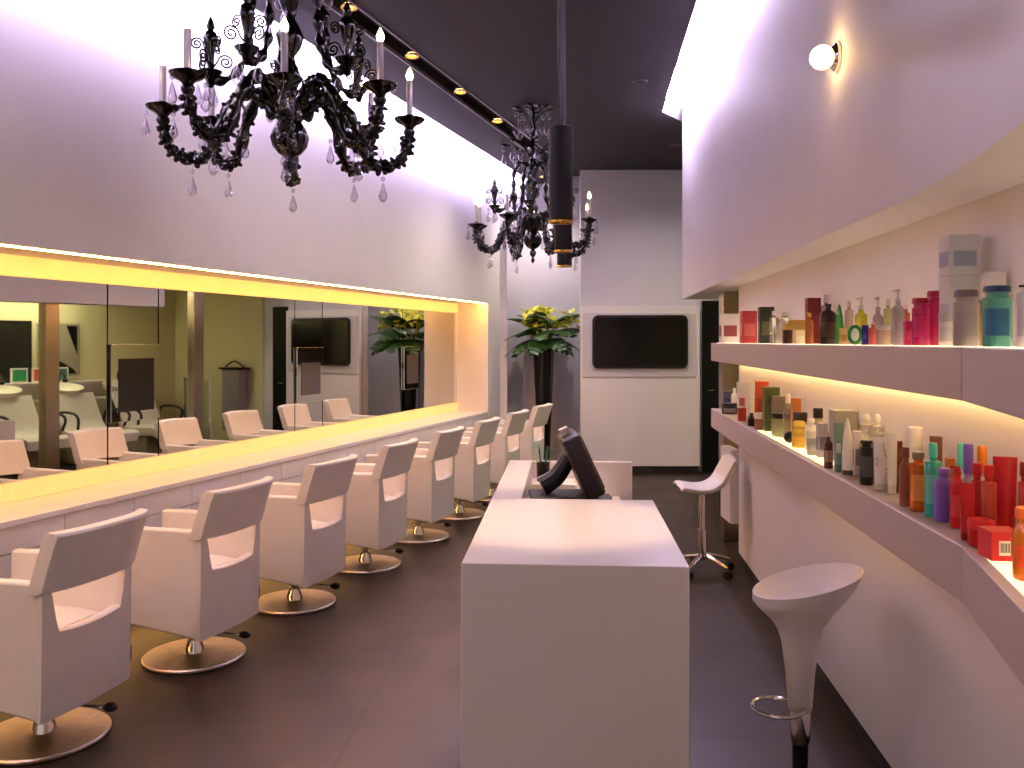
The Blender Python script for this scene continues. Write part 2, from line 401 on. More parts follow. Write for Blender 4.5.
# ================================================================== SALON CHAIRS
def make_chair():
    t = thing('salon_chair', 'x', 'chair', (0,0,0), LROT, 'salon chairs facing the mirrors')
    MB().lathe([(0,0),(0.235,0),(0.25,0.006),(0.25,0.014),(0.243,0.02),(0.12,0.026),(0.06,0.03),(0,0.031)], 48).build('base_plate', 'steel', t)
    MB().lathe([(0.05,0.03),(0.046,0.05),(0.034,0.085),(0.033,0.10),(0.024,0.102),(0.024,0.14),(0.05,0.145),(0.05,0.2),(0,0.2)], 24).build('column', 'chrome', t)
    lv = MB().tube(spline([(0.02,0.02,0.12),(0.09,0.08,0.105),(0.175,0.125,0.09)],6), 0.006).build('lever', 'chrome', t)
    MB().ball((0.20,0.14,0.088), 0.026, 1.3, 1, 0.75).build('knob', 'blackp', lv)
    # seat pan + cushion
    m = MB(); m.prism([(0.215,0.185),(-0.3,0.235),(-0.3,0.36),(0.215,0.36)], -0.19, 0.19, Matrix(((1,0,0,0),(0,0,1,0),(0,1,0,0),(0,0,0,1))))
    m.build('seat_base', 'leather', t, bevel=0.01)
    rings = []
    for i in range(9):
        y = -0.188+0.376*i/8
        k = 1-abs(2*i/8-1)**4
        z1 = 0.465+0.03*k
        rings.append([(-0.33+0.02*(1-k),y,0.362),(0.212,y,0.362),(0.212,y,z1-0.01),(0.1,y,z1),(-0.2,y,z1+0.004),(-0.31,y,z1-0.01),(-0.335+0.02*(1-k),y,z1-0.045)])
    MB().loft(rings).build('seat', 'leather', t, bevel=0.008)
    for sgn in (-1, 1):
        y0, y1 = sorted((sgn*0.192, sgn*0.243))
        m = MB(); m.prism([(0.262,0.178),(-0.33,0.236),(-0.315,0.688),(0.225,0.698),(0.238,0.68)], y0, y1, Matrix(((1,0,0,0),(0,0,1,0),(0,1,0,0),(0,0,0,1))))
        m.build('armrest', 'leather', t, bevel=0.014, segs=3)
    # lower back with the window opening
    rings = []
    N = 32
    for i in range(N+1):
        y = -0.2405+0.481*i/N
        q = min(1, max(0, (abs(y)-0.163)/0.05)); q = q*q*(3-2*q)
        zt = 0.492+0.03*(y/0.26)**2 + q*0.185
        bx = 0.018*(1-(y/0.251)**2)
        rings.append([(0.215+bx,y,0.19),(0.262+bx,y,0.174),(0.268+bx,y,0.42),(0.272+bx*0.8,y,zt-0.006),(0.262+bx*.8,y,zt),(0.232+bx*.8,y,zt),(0.225+bx,y,zt-0.01)])
    MB().loft(rings).build('back_shell', 'leather', t, smooth=50)
    # curved upper back pad
    rings = []
    N = 20
    for i in range(N+1):
        v = -1+2*i/N; y = 0.251*v
        bx = 0.074*(1-v*v)
        th = 0.062*(1-0.35*abs(v)**6)
        pr = [(0.0,0.662),(0.045,0.655),(0.078,0.668),(0.099,0.74),(0.134,0.845),(0.150,0.882),(0.144,0.894),(0.104,0.897),(0.084,0.886),(0.055,0.80),(0.02,0.70)]
        rings.append([(0.202+bx+x, y, z+0.004*math.cos(v*3)) for x, z in pr])
    MB().loft(rings).build('backrest', 'leather', t, smooth=40, bevel=0.004)
    MB().box(0.235,0.262,0.245,0.257,0.245,0.31).build('side_tab', 'blackp', t, bevel=0.003)
    return t
chair0 = make_chair()
for ch_ in chair0.children:
    if ch_.name.split('.')[0] not in ('base_plate', 'column', 'lever'): ch_.location.x = -0.05
for k in range(8):
    c = chair0 if k == 0 else copy_tree(chair0)
    Y = 3.556+0.905*k; X = -1.891+0.3115*(Y-3.556)
    c.location = (X, Y, 0.0); c.rotation_euler = (0, 0, LROT + R([2,0,-1,1,0,1,0,-1][k]))
    c['label'] = '%s white leatherette salon chair in the row, counted from the camera' % ORD[k]

# ================================================================== RECEPTION DESK
DK = (-0.156, 2.695); DA = -math.atan(0.061)
desk = thing('reception_desk', 'white reception desk with broad counter top, standing on the dark floor', 'desk', (DK[0], DK[1], 0), DA)
DWD, DLN, DCT, DH = 0.693, 2.33, 1.115, 0.92
MB().box(0, DWD, 0, DCT, 0, DH).build('counter', 'lam', desk, bevel=0.004)
MB().box(0, 0.13, DCT+0.001, DLN, 0, DH).build('side_panel', 'lam', desk, bevel=0.004)
MB().box(0.131, DWD, DLN-0.04, DLN, 0, DH).build('back_panel', 'lam', desk, bevel=0.004)
MB().box(0.131, 0.62, DCT+0.001, DLN-0.041, 0.70, 0.73).build('work_surface', 'lam', desk, bevel=0.003)
def dk(x, y, z=0): return Vector((DK[0] + x*math.cos(DA) - y*math.sin(DA), DK[1] + x*math.sin(DA) + y*math.cos(DA), z))
# touch-screen till on a cash drawer
cdw = thing('cash_drawer', 'low black cash drawer carrying the touch screen till', 'cash drawer', dk(0.37, 1.60, 0.7315), DA)
MB().box(-0.2,0.17,-0.18,0.18,0,0.10).build('body', 'blackp', cdw, bevel=0.006)
MB().box(0.171,0.18,-0.17,0.17,0.012,0.09).build('drawer', 'blackmatte', cdw, bevel=0.003)
till = thing('touch_screen_till', 'dark touch screen till leaning back behind the counter top', 'till', dk(0.335, 1.60, 0.833), DA+R(6))
rt = Matrix.Translation((0.14,0,0.004)) @ Matrix.Rotation(R(-25), 4, 'Y')
m = MB(); m.prism([(-0.05,-0.15),(0.02,-0.17),(0.042,-0.15),(0.042,0.15),(0.02,0.17),(-0.05,0.15)], 0.035, 0.345, rt); m.build('housing', 'darkbrown', till, bevel=0.02, segs=3)
m = MB(); m.box(0.043, 0.046, -0.135, 0.135, 0.06, 0.325, rt); m.build('screen', 'screen', till)
m = MB(); m.tube(spline([(-0.13,0,0.062),(-0.06,0,0.11),(0.0,0,0.2)],5), lambda s: 0.05-0.012*s, 10); m.build('stand', 'blackp', till)
m = MB(); m.box(-0.19,0.13,-0.12,0.12,0.0,0.03); m.build('foot', 'blackp', till, bevel=0.008)
m = MB(); m.box(-0.035,0.012,-0.05,0.0,0.346,0.385, rt); m.build('card_reader', 'frame', till, bevel=0.006)
# pen pot
pot = thing('pen_pot', 'small pot of pens on the reception work surface', 'pen pot', dk(0.20, 2.02, 0.8525))
MB().lathe([(0,0),(0.034,0),(0.036,0.1),(0.033,0.1),(0.031,0.006),(0,0.006)], 20).build('pot', 'blackp', pot)
cols = [(30,120,70),(20,20,24),(30,140,90),(180,180,185),(25,30,60),(40,110,60)]
for i in range(6):
    a_ = i*1.05; pm = mat('pen_%d' % i, cols[i], 0.35)
    pen = MB().tube([(0.012*math.cos(a_),0.012*math.sin(a_),0.01),(0.045*math.cos(a_),0.045*math.sin(a_),0.165+0.012*(i%3))], 0.0045, 6)
    o = pen.build('pen', pm); o.location = dk(0.20, 2.02, 0.8525)
    tag(o, '%s pen standing in the pot behind the reception counter' % ['bottle green','black','bright green','silver','navy','forest green'][i], 'pen', 'pens in the pot')
tr = thing('desk_organiser', 'low white organiser box under the pen pot behind the counter', 'organiser', dk(0.25, 2.02, 0.7315), DA)
MB().box(-0.11,0.12,-0.1,0.1,0,0.12).build('body', 'lam', tr, bevel=0.003)
MB().box(0.1205,0.13,-0.09,0.09,0.01,0.11).build('drawer', 'lam', tr, bevel=0.002)
kb = thing('keyboard', 'slim dark keyboard lying by the till behind the counter', 'keyboard', dk(0.53, 1.26, 0.7315), DA+R(4))
MB().box(-0.06,0.06,-0.13,0.15,0,0.018).build('tray', 'blackp', kb, bevel=0.004)
m = MB()
for i in range(4):
    for j in range(11): m.box(-0.05+0.026*i,-0.029+0.026*i,-0.12+0.023*j,-0.102+0.023*j,0.018,0.024)
m.build('keys', 'blackmatte', kb)
ph = thing('telephone', 'black desk telephone on the work surface beside the side panel', 'telephone', dk(0.26, 1.28, 0.7315), DA)
m = MB(); m.prism([(-0.08,0),(0.08,0),(0.08,0.03),(-0.08,0.075)], -0.07, 0.07, Matrix(((1,0,0,0),(0,0,1,0),(0,1,0,0),(0,0,0,1)))); m.build('body', 'blackp', ph, bevel=0.006)
m = MB(); m.tube(spline([(-0.07,-0.05,0.10),(-0.01,-0.05,0.09),(0.07,-0.05,0.065)],5), lambda s: 0.016+0.012*abs(2*s-1)**3, 10); m.build('handset', 'blackp', ph)

# ================================================================== STOOLS
st = thing('bar_stool', 'white moulded bar stool with scooped seat by the shelf wall', 'stool', (1.005, 3.07, 0))
MB().lathe([(0,0),(0.2,0),(0.205,0.008),(0.19,0.016),(0.06,0.03),(0.035,0.05),(0,0.05)], 40).build('base_plate', 'chrome', st)
MB().lathe([(0,0.05),(0.026,0.05),(0.026,0.20),(0.021,0.2),(0.021,0.33),(0,0.33)], 20).build('gas_lift', 'blackp', st)
MB().lathe([(0.031,0.2),(0.033,0.21),(0.035,0.32),(0.031,0.33)], 20).build('sleeve', 'chrome', st)
rings = []
N = 48
def ring(r, z, tilt, cx=0.0, sq=1.0):
    return [(cx + r*math.cos(2*PI*i/N), r*sq*math.sin(2*PI*i/N), z + tilt*math.cos(2*PI*i/N)) for i in range(N)]
for r_, z_, tl, cx in [(0.036,0.312,0,0),(0.040,0.32,0,0),(0.05,0.45,0,0),(0.063,0.55,0.0,0),(0.078,0.60,0.004,0.0),(0.108,0.645,0.012,0.004),(0.15,0.69,0.025,0.010),(0.178,0.73,0.038,0.016),(0.184,0.756,0.045,0.024),(0.187,0.764,0.047,0.025),(0.182,0.766,0.047,0.025),(0.165,0.735,0.04,0.02),(0.145,0.712,0.03,0.014),(0.10,0.692,0.015,0.008),(0.05,0.683,0.006,0.002),(0.002,0.681,0,0)]:
    rings.append(ring(r_, z_, tl, cx, 1.0 if z_ < 0.6 else 0.86))
MB().loft(rings).build('seat', 'stoolwhite', st, smooth=60)
m = MB(); pts = [(-0.085+0.085*math.cos(a_*2*PI/28), 0.085*math.sin(a_*2*PI/28)-0.02, 0.33+0.0*a_) for a_ in range(28)]
m.tube(pts, 0.007, 8, loop=True); m.box(-0.03,0.0,-0.012,0.012,0.322,0.338); m.build('foot_ring', 'chrome', st)

cs = thing('cutting_stool', 'white saddle seat stool on castors beyond the bar stool', 'stool', (1.31, 6.08, 0))
prof = spline([(-0.175,0.612),(-0.15,0.63),(-0.06,0.618),(0.03,0.622),(0.10,0.66),(0.145,0.73),(0.185,0.80),(0.205,0.812)],5)
rings = []
for i in range(15):
    v = -1+2*i/14; y = 0.165*v
    sag = 0.02*v*v; th = 0.055*(1-0.75*abs(v)**5)
    up = []; lo = []
    for j, p in enumerate(prof):
        q = prof[min(j+1,len(prof)-1)]-prof[max(j-1,0)]; q.normalize(); nn = Vector((-q.y, q.x, 0))
        e = math.sin(PI*min(1, max(0, j/(len(prof)-1))))**0.4
        tk = th*(0.35+0.65*e)
        up.append((p.x*(1-0.03*v*v), y, p.y - sag)); lo.append((p.x - nn.x*tk, y, p.y - nn.y*tk - sag))
    rings.append(up + lo[::-1])
MB().loft(rings).build('seat', 'leather', cs, smooth=50)
MB().lathe([(0,0.09),(0.03,0.09),(0.03,0.30),(0.022,0.302),(0.022,0.56),(0.06,0.575),(0.06,0.585),(0,0.585)], 20).build('column', 'chrome', cs)
for i in range(5):
    a_ = 2*PI*i/5+0.35
    m = MB(); m.tube([(0.0,0,0.125),(0.12,0,0.105),(0.225,0,0.075)], lambda s: 0.018-0.007*s, 8)
    lg = m.build('leg', 'chrome', cs, rot=a_)
    m = MB(); ry = Matrix.Rotation(R(90), 4, 'X')
    for s_ in (-0.014, 0.014): m.lathe([(0,-0.009),(0.026,-0.009),(0.029,0),(0.026,0.009),(0,0.009)], 16, (0.225, s_, 0.029), ry)
    m.build('castor', 'blackp', lg)
# white slim cabinet on the end of the shelf wall
o = thing('wall_cabinet', 'small white cabinet fixed at the end of the shelf wall', 'cabinet', (front_x(YE+0.1, 0.17), YE+0.1, 0.27), 0)
MB().box(-0.03,0.03,-0.09,0.2,0.0,0.54).build('body', 'lam', o, bevel=0.004)
MB().box(-0.04,-0.0305,-0.088,0.198,0.004,0.536).build('door', 'lam', o, bevel=0.003)
# ================================================================== TV PANEL
pn = thing('media_panel', 'tall white panel carrying the dark television on the back wall', 'panel', ((ratio(580.5)*10.68+ratio(700)*10.68)/2, 10.7, 0.08))
hw = (ratio(700)-ratio(580.5))*10.68/2
zt = at(0, 306, 10.68).z-0.08
MB().box(-hw, hw, -0.02, 0.03, 0, zt).build('board', 'lam', pn, bevel=0.004)
MB().box(-hw+0.01, hw-0.01, 0.0, 0.029, -0.08, -0.001).build('plinth', 'skirt', pn)
cx = at(639.5, 0, 10.65).x - pn.location.x
q0 = at(583, 377, 10.66); q1 = at(696, 313, 10.66)
MB().box(q0.x-pn.location.x, q1.x-pn.location.x, -0.034, -0.021, q0.z-0.08, q1.z-0.08).build('trim_plate', 'tvplate', pn, bevel=0.003)
def rrect(x0,x1,z0,z1,r,n=6):
    pts = []
    for cx_, cz_, a_ in ((x1-r,z0+r,-90),(x1-r,z1-r,0),(x0+r,z1-r,90),(x0+r,z0+r,180)):
        for i in range(n+1): pts.append((cx_+r*math.cos(R(a_+90*i/n)), cz_+r*math.sin(R(a_+90*i/n))))
    return pts
q0 = at(592.5, 368.5, 10.64); q1 = at(688, 315, 10.64)
tv = thing('wall_tv', 'large dark television set flush in the white back panel', 'television', ((q0.x+q1.x)/2, 10.664, q0.z))
w2 = (q1.x-q0.x)/2; h2 = q1.z-q0.z
XZ = Matrix(((1,0,0,0),(0,0,-1,0),(0,1,0,0),(0,0,0,1)))
MB().prism(rrect(-w2, w2, 0, h2, 0.07), 0.0, 0.03, XZ).build('bezel', 'blackp', tv, bevel=0.004)
MB().prism(rrect(-w2+0.03, w2-0.03, 0.03, h2-0.03, 0.05), 0.03, 0.033, XZ).build('screen', 'blackglass', tv)

# ================================================================== PLANT
PV = at(545, 341, 11.0); PV = Vector((PV.x-0.01, 11.16, 0))
vs = thing('floor_vase', 'tall black tapered floor vase in the far corner', 'vase', PV)
MB().lathe([(0,0),(0.13,0),(0.135,0.02),(0.10,0.05),(0.08,0.12),(0.085,0.3),(0.10,0.7),(0.118,1.1),(0.135,1.45),(0.15,1.6),(0.143,1.6),(0.125,1.4),(0.06,0.5),(0,0.45)], 36).build('body', 'blackglass', vs)
pl = thing('flower_arrangement', 'green monstera leaves with yellow orchids in the black vase', 'flowers', PV+Vector((0,0,1.45)))
def monstera(length, width):
    """one split leaf lying along +x, tip drooping"""
    m = MB(); n = 7
    mid = [Vector((length*i/n, 0, 0.05*length*math.sin(PI*i/n)-0.35*length*(i/n)**2)) for i in range(n+1)]
    v0 = [m.bm.verts.new(p) for p in mid]
    for sgn in (-1, 1):
        for i in range(n):
            s_ = (i+0.5)/n; wd = width*math.sin(PI*(0.12+0.82*s_))**0.8
            a_, b_ = mid[i], mid[i+1]
            lean = 0.35*length/n + 0.18*wd
            p1 = a_.lerp(b_,0.08)+Vector((lean*0.9, sgn*wd, -0.25*wd)); p2 = a_.lerp(b_,0.72)+Vector((lean*1.0, sgn*wd*0.93, -0.25*wd))
            e1 = m.bm.verts.new(a_.lerp(p1,0.5)+Vector((0,0,0.04*wd))); e2 = m.bm.verts.new(b_.lerp(p2,0.5)+Vector((0,0,0.04*wd)))
            f1 = m.bm.verts.new(p1); f2 = m.bm.verts.new(p2)
            m.bm.faces.new((v0[i], v0[i+1], e2, e1)); m.bm.faces.new((e1, e2, f2, f1))
    r = bmesh.ops.extrude_face_region(m.bm, geom=list(m.bm.faces))
    for v in [g_ for g_ in r['geom'] if isinstance(g_, bmesh.types.BMVert)]: v.co.z += 0.003
    bmesh.ops.recalc_face_normals(m.bm, faces=m.bm.faces)
    return m
rnd = random.Random(3)
for i in range(30):
    a_ = 2*PI*i/30*7 + rnd.uniform(-.15,.15); tier = i % 3
    el = [R(-6), R(14), R(36)][tier] + rnd.uniform(-.12,.12)
    ln = rnd.uniform(0.36,0.43)
    lf = monstera(ln, 0.135).build('leaf', 'leaf', pl, smooth=60)
    lf.location = (0.10*math.cos(a_), 0.10*math.sin(a_), 0.17+0.07*tier)
    lf.rotation_euler = (rnd.uniform(-.4,.4), -el, a_)
m = MB()
for i in range(10):
    a_ = i*0.63; m.tube([(0.03*math.cos(a_),0.03*math.sin(a_),0.0),(0.08*math.cos(a_),0.08*math.sin(a_),0.18),(0.14*math.cos(a_),0.14*math.sin(a_),0.3)], 0.006, 6)
m.build('stems', 'stemg', pl)
def orchid(m, c, s_, rot):
    for k in range(5):
        a_ = 2*PI*k/5
        mx = Matrix.Translation(c) @ rot @ Matrix.Rotation(a_,4,'Z') @ Matrix.Translation((s_*0.62,0,s_*0.12)) @ Matrix.Rotation(R(-18),4,'Y')
        m.ball((0,0,0), s_*0.6, 1, 0.5, 0.14, 8, 5, mx)
    m.ball(c, s_*0.25, seg=8, rings=5)
for i in range(14):
    a_ = 2*PI*i/14*5+0.3; rad = 0.06+0.25*((i*5)%14)/14
    base = Vector((rad*math.cos(a_)*1.3, rad*math.sin(a_)*0.9, 0.40-0.2*rad))
    m = MB()
    for k in range(9):
        c = base + Vector((rnd.uniform(-.08,.08), rnd.uniform(-.08,.08), rnd.uniform(-.03,.20)))
        orchid(m, c, rnd.uniform(0.032,0.045), Matrix.Rotation(rnd.uniform(-1,1),4,'X') @ Matrix.Rotation(rnd.uniform(-1,1),4,'Y'))
    m.tube([(base.x*0.4, base.y*0.4, 0.1), (base.x*0.8, base.y*0.8, 0.25), tuple(base+Vector((0,0,0.12)))], 0.006, 6)
    m.build('flower_spray', 'flower', pl, smooth=60)

# ================================================================== PENDANT LAMPS over the desk
def make_pendant():
    t = thing('pendant_lamp', 'x', 'pendant lamp', (0,0,0), 0, 'black tube pendants over the desk')
    MB().lathe([(0.0,0.05),(0.038,0.05),(0.038,0.012),(0.045,0.005),(0.046,0.354),(0.04,0.36),(0,0.36)], 32).build('lamp_shade', 'blackmatte', t)
    MB().lathe([(0.036,-0.004),(0.047,-0.004),(0.0475,0.004),(0.036,0.004)], 32, hoop=True).build('rim', 'brass', t)
    MB().lathe([(0,0.032),(0.036,0.032),(0.036,0.045),(0,0.045)], 24).build('lens', 'pendlens', t)
    m = MB(); hgt = CEIL-2.05
    m.tube([(0.006,0,0.35),(0.006,0,hgt)], 0.0022, 6); m.tube(spline([(-0.004,0,0.35),(-0.012,0,0.8),(-0.006,0,hgt)],6), 0.003, 6); m.tube([(-0.012,0,0.35),(-0.012,0,0.75)], 0.0015, 6)
    m.build('cable', 'blackp', t)
    MB().lathe([(0,hgt-0.03),(0.045,hgt-0.03),(0.05,hgt-0.002),(0,hgt-0.002)], 24).build('ceiling_rose', 'blackmatte', t)
    return t
pnd = make_pendant(); pend_pos = []
for i, (px, Y) in enumerate([(561, 3.33), (563.3, 4.42), (564.5, 5.3)]):
    p = pnd if i == 0 else copy_tree(pnd)
    p.location = (ratio(px)*Y, Y, 2.05); pend_pos.append(p.location.copy())
    p['label'] = ['black tube pendant lamp over the broad end of the reception desk', 'black tube pendant lamp hanging second above the reception desk, mostly hidden', 'black tube pendant lamp hanging third and lowest in view above the desk'][i]

# ================================================================== CHANDELIERS
def make_chandelier():
    t = thing('chandelier', 'x', 'chandelier', (0,0,0), 0, 'black glass chandeliers')
    Z = lambda h: h-CEIL
    pr = []
    hs = [(2.285,0.0),(2.31,0.018),(2.34,0.008),(2.365,0.028),(2.39,0.03),(2.41,0.015),(2.43,0.05),(2.46,0.075),(2.50,0.085),(2.54,0.07),(2.57,0.05),(2.60,0.07),(2.63,0.08),(2.66,0.05),(2.70,0.028),(2.74,0.04),(2.78,0.05),(2.82,0.03),(2.86,0.022),(2.90,0.05),(2.95,0.062),(3.0,0.04),(3.03,0.022),(3.08,0.04),(3.13,0.06),(3.17,0.045),(3.2,0.02),(3.25,0.03),(3.3,0.05),(3.35,0.03),(3.38,0.016),(3.45,0.035),(3.5,0.025),(3.55,0.014),(3.69,0.014)]
    MB().lathe([(r_, Z(h)) for h, r_ in hs], 20).build('stem', 'murano', t, smooth=60)
    MB().lathe([(0,Z(3.69)-0.001),(0.06,Z(3.69)-0.001),(0.055,Z(3.66)),(0.02,Z(3.64)),(0,Z(3.64))], 24).build('ceiling_rose', 'murano', t)
    def drop(parent, p, s_=1.0):
        m = MB(); x, y, z = p
        m.tube([(x,y,z),(x,y,z-0.02*s_)], 0.0012, 5)
        m.ball((x,y,z-0.027*s_), 0.009*s_, seg=8, rings=6)
        m.tube([(x,y,z-0.034*s_),(x,y,z-0.045*s_)], 0.0012, 5)
        m.lathe([(0.001,0),(0.006*s_,-0.012*s_),(0.010*s_,-0.03*s_),(0.0165*s_,-0.05*s_),(0.0165*s_,-0.06*s_),(0.009*s_,-0.073*s_),(0.0,-0.077*s_)], 8, (x,y,z-0.043*s_))
        return m.build('crystal_drop', 'crystal', parent, smooth=20)
    # lower arms
    path = spline([(0.06,0,Z(2.60)),(0.12,0,Z(2.68)),(0.20,0,Z(2.69)),(0.28,0,Z(2.58)),(0.34,0,Z(2.43)),(0.42,0,Z(2.395)),(0.485,0,Z(2.43)),(0.52,0,Z(2.50)),(0.53,0,Z(2.575))], 6)
    m = MB(); m.tube(path, lambda s: 0.026+0.006*math.sin(s*60)+0.004*math.cos(s*4), 10)
    rr = random.Random(5)
    for i in range(2, len(path)-3, 2):
        p = path[i]; d = (path[i+1]-path[i-1]).normalized()
        for k in range(3):
            a_ = rr.uniform(0, 2*PI); nn = Vector((-d.z*math.cos(a_), math.sin(a_), d.x*math.cos(a_)))
            rot = nn.to_track_quat('Z','Y').to_matrix().to_4x4()
            m.ball(tuple(p+nn*0.024), 0.013, rr.uniform(0.7,1.3), rr.uniform(0.6,1.1), rr.uniform(0.8,1.6), 7, 5, rot)
    arm = m.build('arm', 'murano', t, smooth=60)
    MB().lathe([(0.016,Z(2.565)),(0.022,Z(2.580)),(0.03,Z(2.590)),(0.06,Z(2.605)),(0.072,Z(2.620)),(0.07,Z(2.623)),(0.03,Z(2.615)),(0.016,Z(2.610)),(0.018,Z(2.640)),(0,Z(2.640))], 20, (0.53,0,0)).build('drip_pan', 'murano', arm, smooth=60)
    MB().lathe([(0,Z(2.640)),(0.014,Z(2.640)),(0.0145,Z(2.795)),(0,Z(2.795))], 12, (0.53,0,0)).build('candle', 'candle', arm)
    MB().lathe([(0.008,Z(2.796)),(0.014,Z(2.807)),(0.016,Z(2.820)),(0.009,Z(2.840)),(0.001,Z(2.855))], 10, (0.53,0,0)).build('bulb', 'bulb', arm, smooth=60)
    for q in ((0.60,0.0,Z(2.62)),(0.48,0.045,Z(2.61)),(0.41,0,Z(2.375)),(0.27,0.02,Z(2.54))): drop(arm, q, 1.15)
    for k in range(8):
        c = arm if k == 0 else copy_tree(arm, t)
        c.rotation_euler = (0,0,R(12+45*k)); c.location.z = -0.01 if k%2 == 0 else 0.03
    # upper arms swooping down to a cup with scrolls and an urn finial
    path = spline([(0.05,0,Z(3.16)),(0.12,0,Z(3.17)),(0.17,0,Z(3.08)),(0.175,0,Z(2.97)),(0.19,0,Z(2.86)),(0.25,0,Z(2.77)),(0.33,0,Z(2.74))], 6)
    m = MB(); m.tube(path, lambda s: 0.017+0.007*math.sin(s*42), 10)
    up = m.build('scroll_arm', 'murano', t, smooth=60)
    MB().lathe([(0,Z(2.715)),(0.012,Z(2.72)),(0.022,Z(2.75)),(0.05,Z(2.785)),(0.052,Z(2.79)),(0.02,Z(2.785)),(0.014,Z(2.80)),(0.016,Z(2.86)),(0.024,Z(2.90)),(0.034,Z(2.93)),(0.024,Z(2.96)),(0.012,Z(2.97)),(0.02,Z(2.985)),(0.013,Z(3.01)),(0.0,Z(3.035))], 16, (0.345,0,0)).build('urn_finial', 'murano', up, smooth=60)
    def scroll(a_, hgt, R0):
        pts = []
        for i in range(14):
            s_ = i/13; pts.append((0.03*s_, 0, hgt*s_**0.8))
        cxx, czz = pts[-1][0]+R0, hgt
        for i in range(1, 30):
            an = PI - i*0.42; rr_ = R0*(1-i/34)
            pts.append((cxx+rr_*math.cos(an), 0, czz+rr_*math.sin(an)))
        return [Vector((0.345,0,Z(2.785))) + Matrix.Rotation(a_,3,'Z') @ Vector(p) for p in pts]
    m = MB()
    for k in range(6): m.tube(scroll(2*PI*k/6+0.3, [0.12,0.05][k%2], [0.028,0.034][k%2]), 0.0042, 6)
    m.build('scrolls', 'murano', up, smooth=60)
    for q in ((0.40,0,Z(2.785)),(0.345,0.05,Z(2.785)),(0.345,-0.05,Z(2.785)),(0.18,0.02,Z(3.02))): drop(up, q, 1.2)
    for k in range(5):
        c = up if k == 0 else copy_tree(up, t)
        c.rotation_euler = (0,0,R(183+72*k))
    # middle and top crowns of little dishes hung with drops
    for (h, rad, n, s_, dishr) in ((3.345,0.26,7,1.5,0.032),(3.655,0.155,6,2.0,0.045)):
        for k in range(n):
            a_ = 2*PI*k/n+0.2; x, y = rad*math.cos(a_), rad*math.sin(a_)
            m = MB(); m.tube(spline([(0.02*math.cos(a_),0.02*math.sin(a_),Z(h)-0.12),(0.6*x,0.6*y,Z(h)-0.02),(x,y,Z(h)-0.01)],5), 0.006, 6)
            m.lathe([(0,-0.01),(dishr*0.6,-0.008),(dishr,0.0),(dishr,0.004),(0,0.0)], 14, (x,y,Z(h)))
            br = m.build('crown_arm', 'murano', t, smooth=60)
            drop(br, (x,y,Z(h)-0.01), s_); drop(br, (x*0.62,y*0.62,Z(h)-0.03), s_*0.8)
    return t
ch = make_chandelier()
ch.location = (-0.985, 3.9, CEIL); ch['label'] = 'big ornate black chandelier with crystal drops hanging closest to the camera'
c2 = copy_tree(ch); c2.location = (0.185, 7.8, CEIL); c2.rotation_euler = (0,0,R(8)); c2['label'] = 'ornate black chandelier hanging further back near the pendant tubes'

# ================================================================== CEILING SPOTS
def spot(px, py, label, lit=True):
    p = on_level(px, py, CEIL); p.z = CEIL
    t = thing('ceiling_spotlight', label, 'spotlight', p, 0, 'gilt spotlights in the ceiling slot')
    MB().lathe([(0.036,-0.012),(0.052,-0.016),(0.056,-0.006),(0.056,0.0),(0.04,0.004)], 24, hoop=True).build('ring', 'gold', t)
    MB().lathe([(0,0.012),(0.036,0.012),(0.05,0.05),(0,0.06)], 20).build('housing', 'blackmatte', t)
    MB().lathe([(0,0.004),(0.036,0.004),(0.036,0.011),(0,0.011)], 20).build('lens', 'spotlens' if lit else 'blackglass', t)
    return p
sp = [spot(349, 6, 'gilt ceiling spotlight above the front chandelier, first in the slot'), spot(412, 55, 'gilt ceiling spotlight in the slot beside the chandelier candles'),
      spot(460, 91, 'gilt ceiling spotlight midway along the ceiling slot'), spot(497.5, 120.5, 'gilt ceiling spotlight at the slot end by the rear chandelier')]
def downlight(px, py, label):
    p = on_level(px, py, CEIL); p.z = CEIL
    t = thing('ceiling_downlight', label, 'downlight', p, 0, 'dark recessed ceiling downlights')
    MB().lathe([(0.04,-0.004),(0.06,-0.006),(0.062,-0.001),(0.04,-0.0005)], 24, hoop=True).build('ring', 'slot', t)
    MB().lathe([(0,-0.001),(0.04,-0.001),(0.04,-0.0005),(0,-0.0005)], 20).build('lens', 'blackglass', t)
downlight(640, 81, 'small dark recessed downlight in the black ceiling nearer the pendants'); downlight(676, 145, 'small dark recessed downlight in the black ceiling nearer the back wall')
back_dl = on_level(676, 145, CEIL)
# round lamp on the upper right wall
Yg = RX/(ratio(838)-RT); pg = at(838, 57, Yg)
t = thing('wall_lamp', 'small round glowing lamp high on the white upper wall', 'lamp', (front_x(Yg), Yg, pg.z), math.atan(RT)*-1)
my = Matrix.Rotation(R(-90), 4, 'Y')
MB().lathe([(0,0.001),(0.05,0.001),(0.05,0.012),(0.03,0.03),(0,0.03)], 24, (0,0,0), my).build('wall_plate', 'chrome', t)
MB().ball((-0.055,0,0), 0.042, seg=20, rings=12).build('globe', 'globe', t)

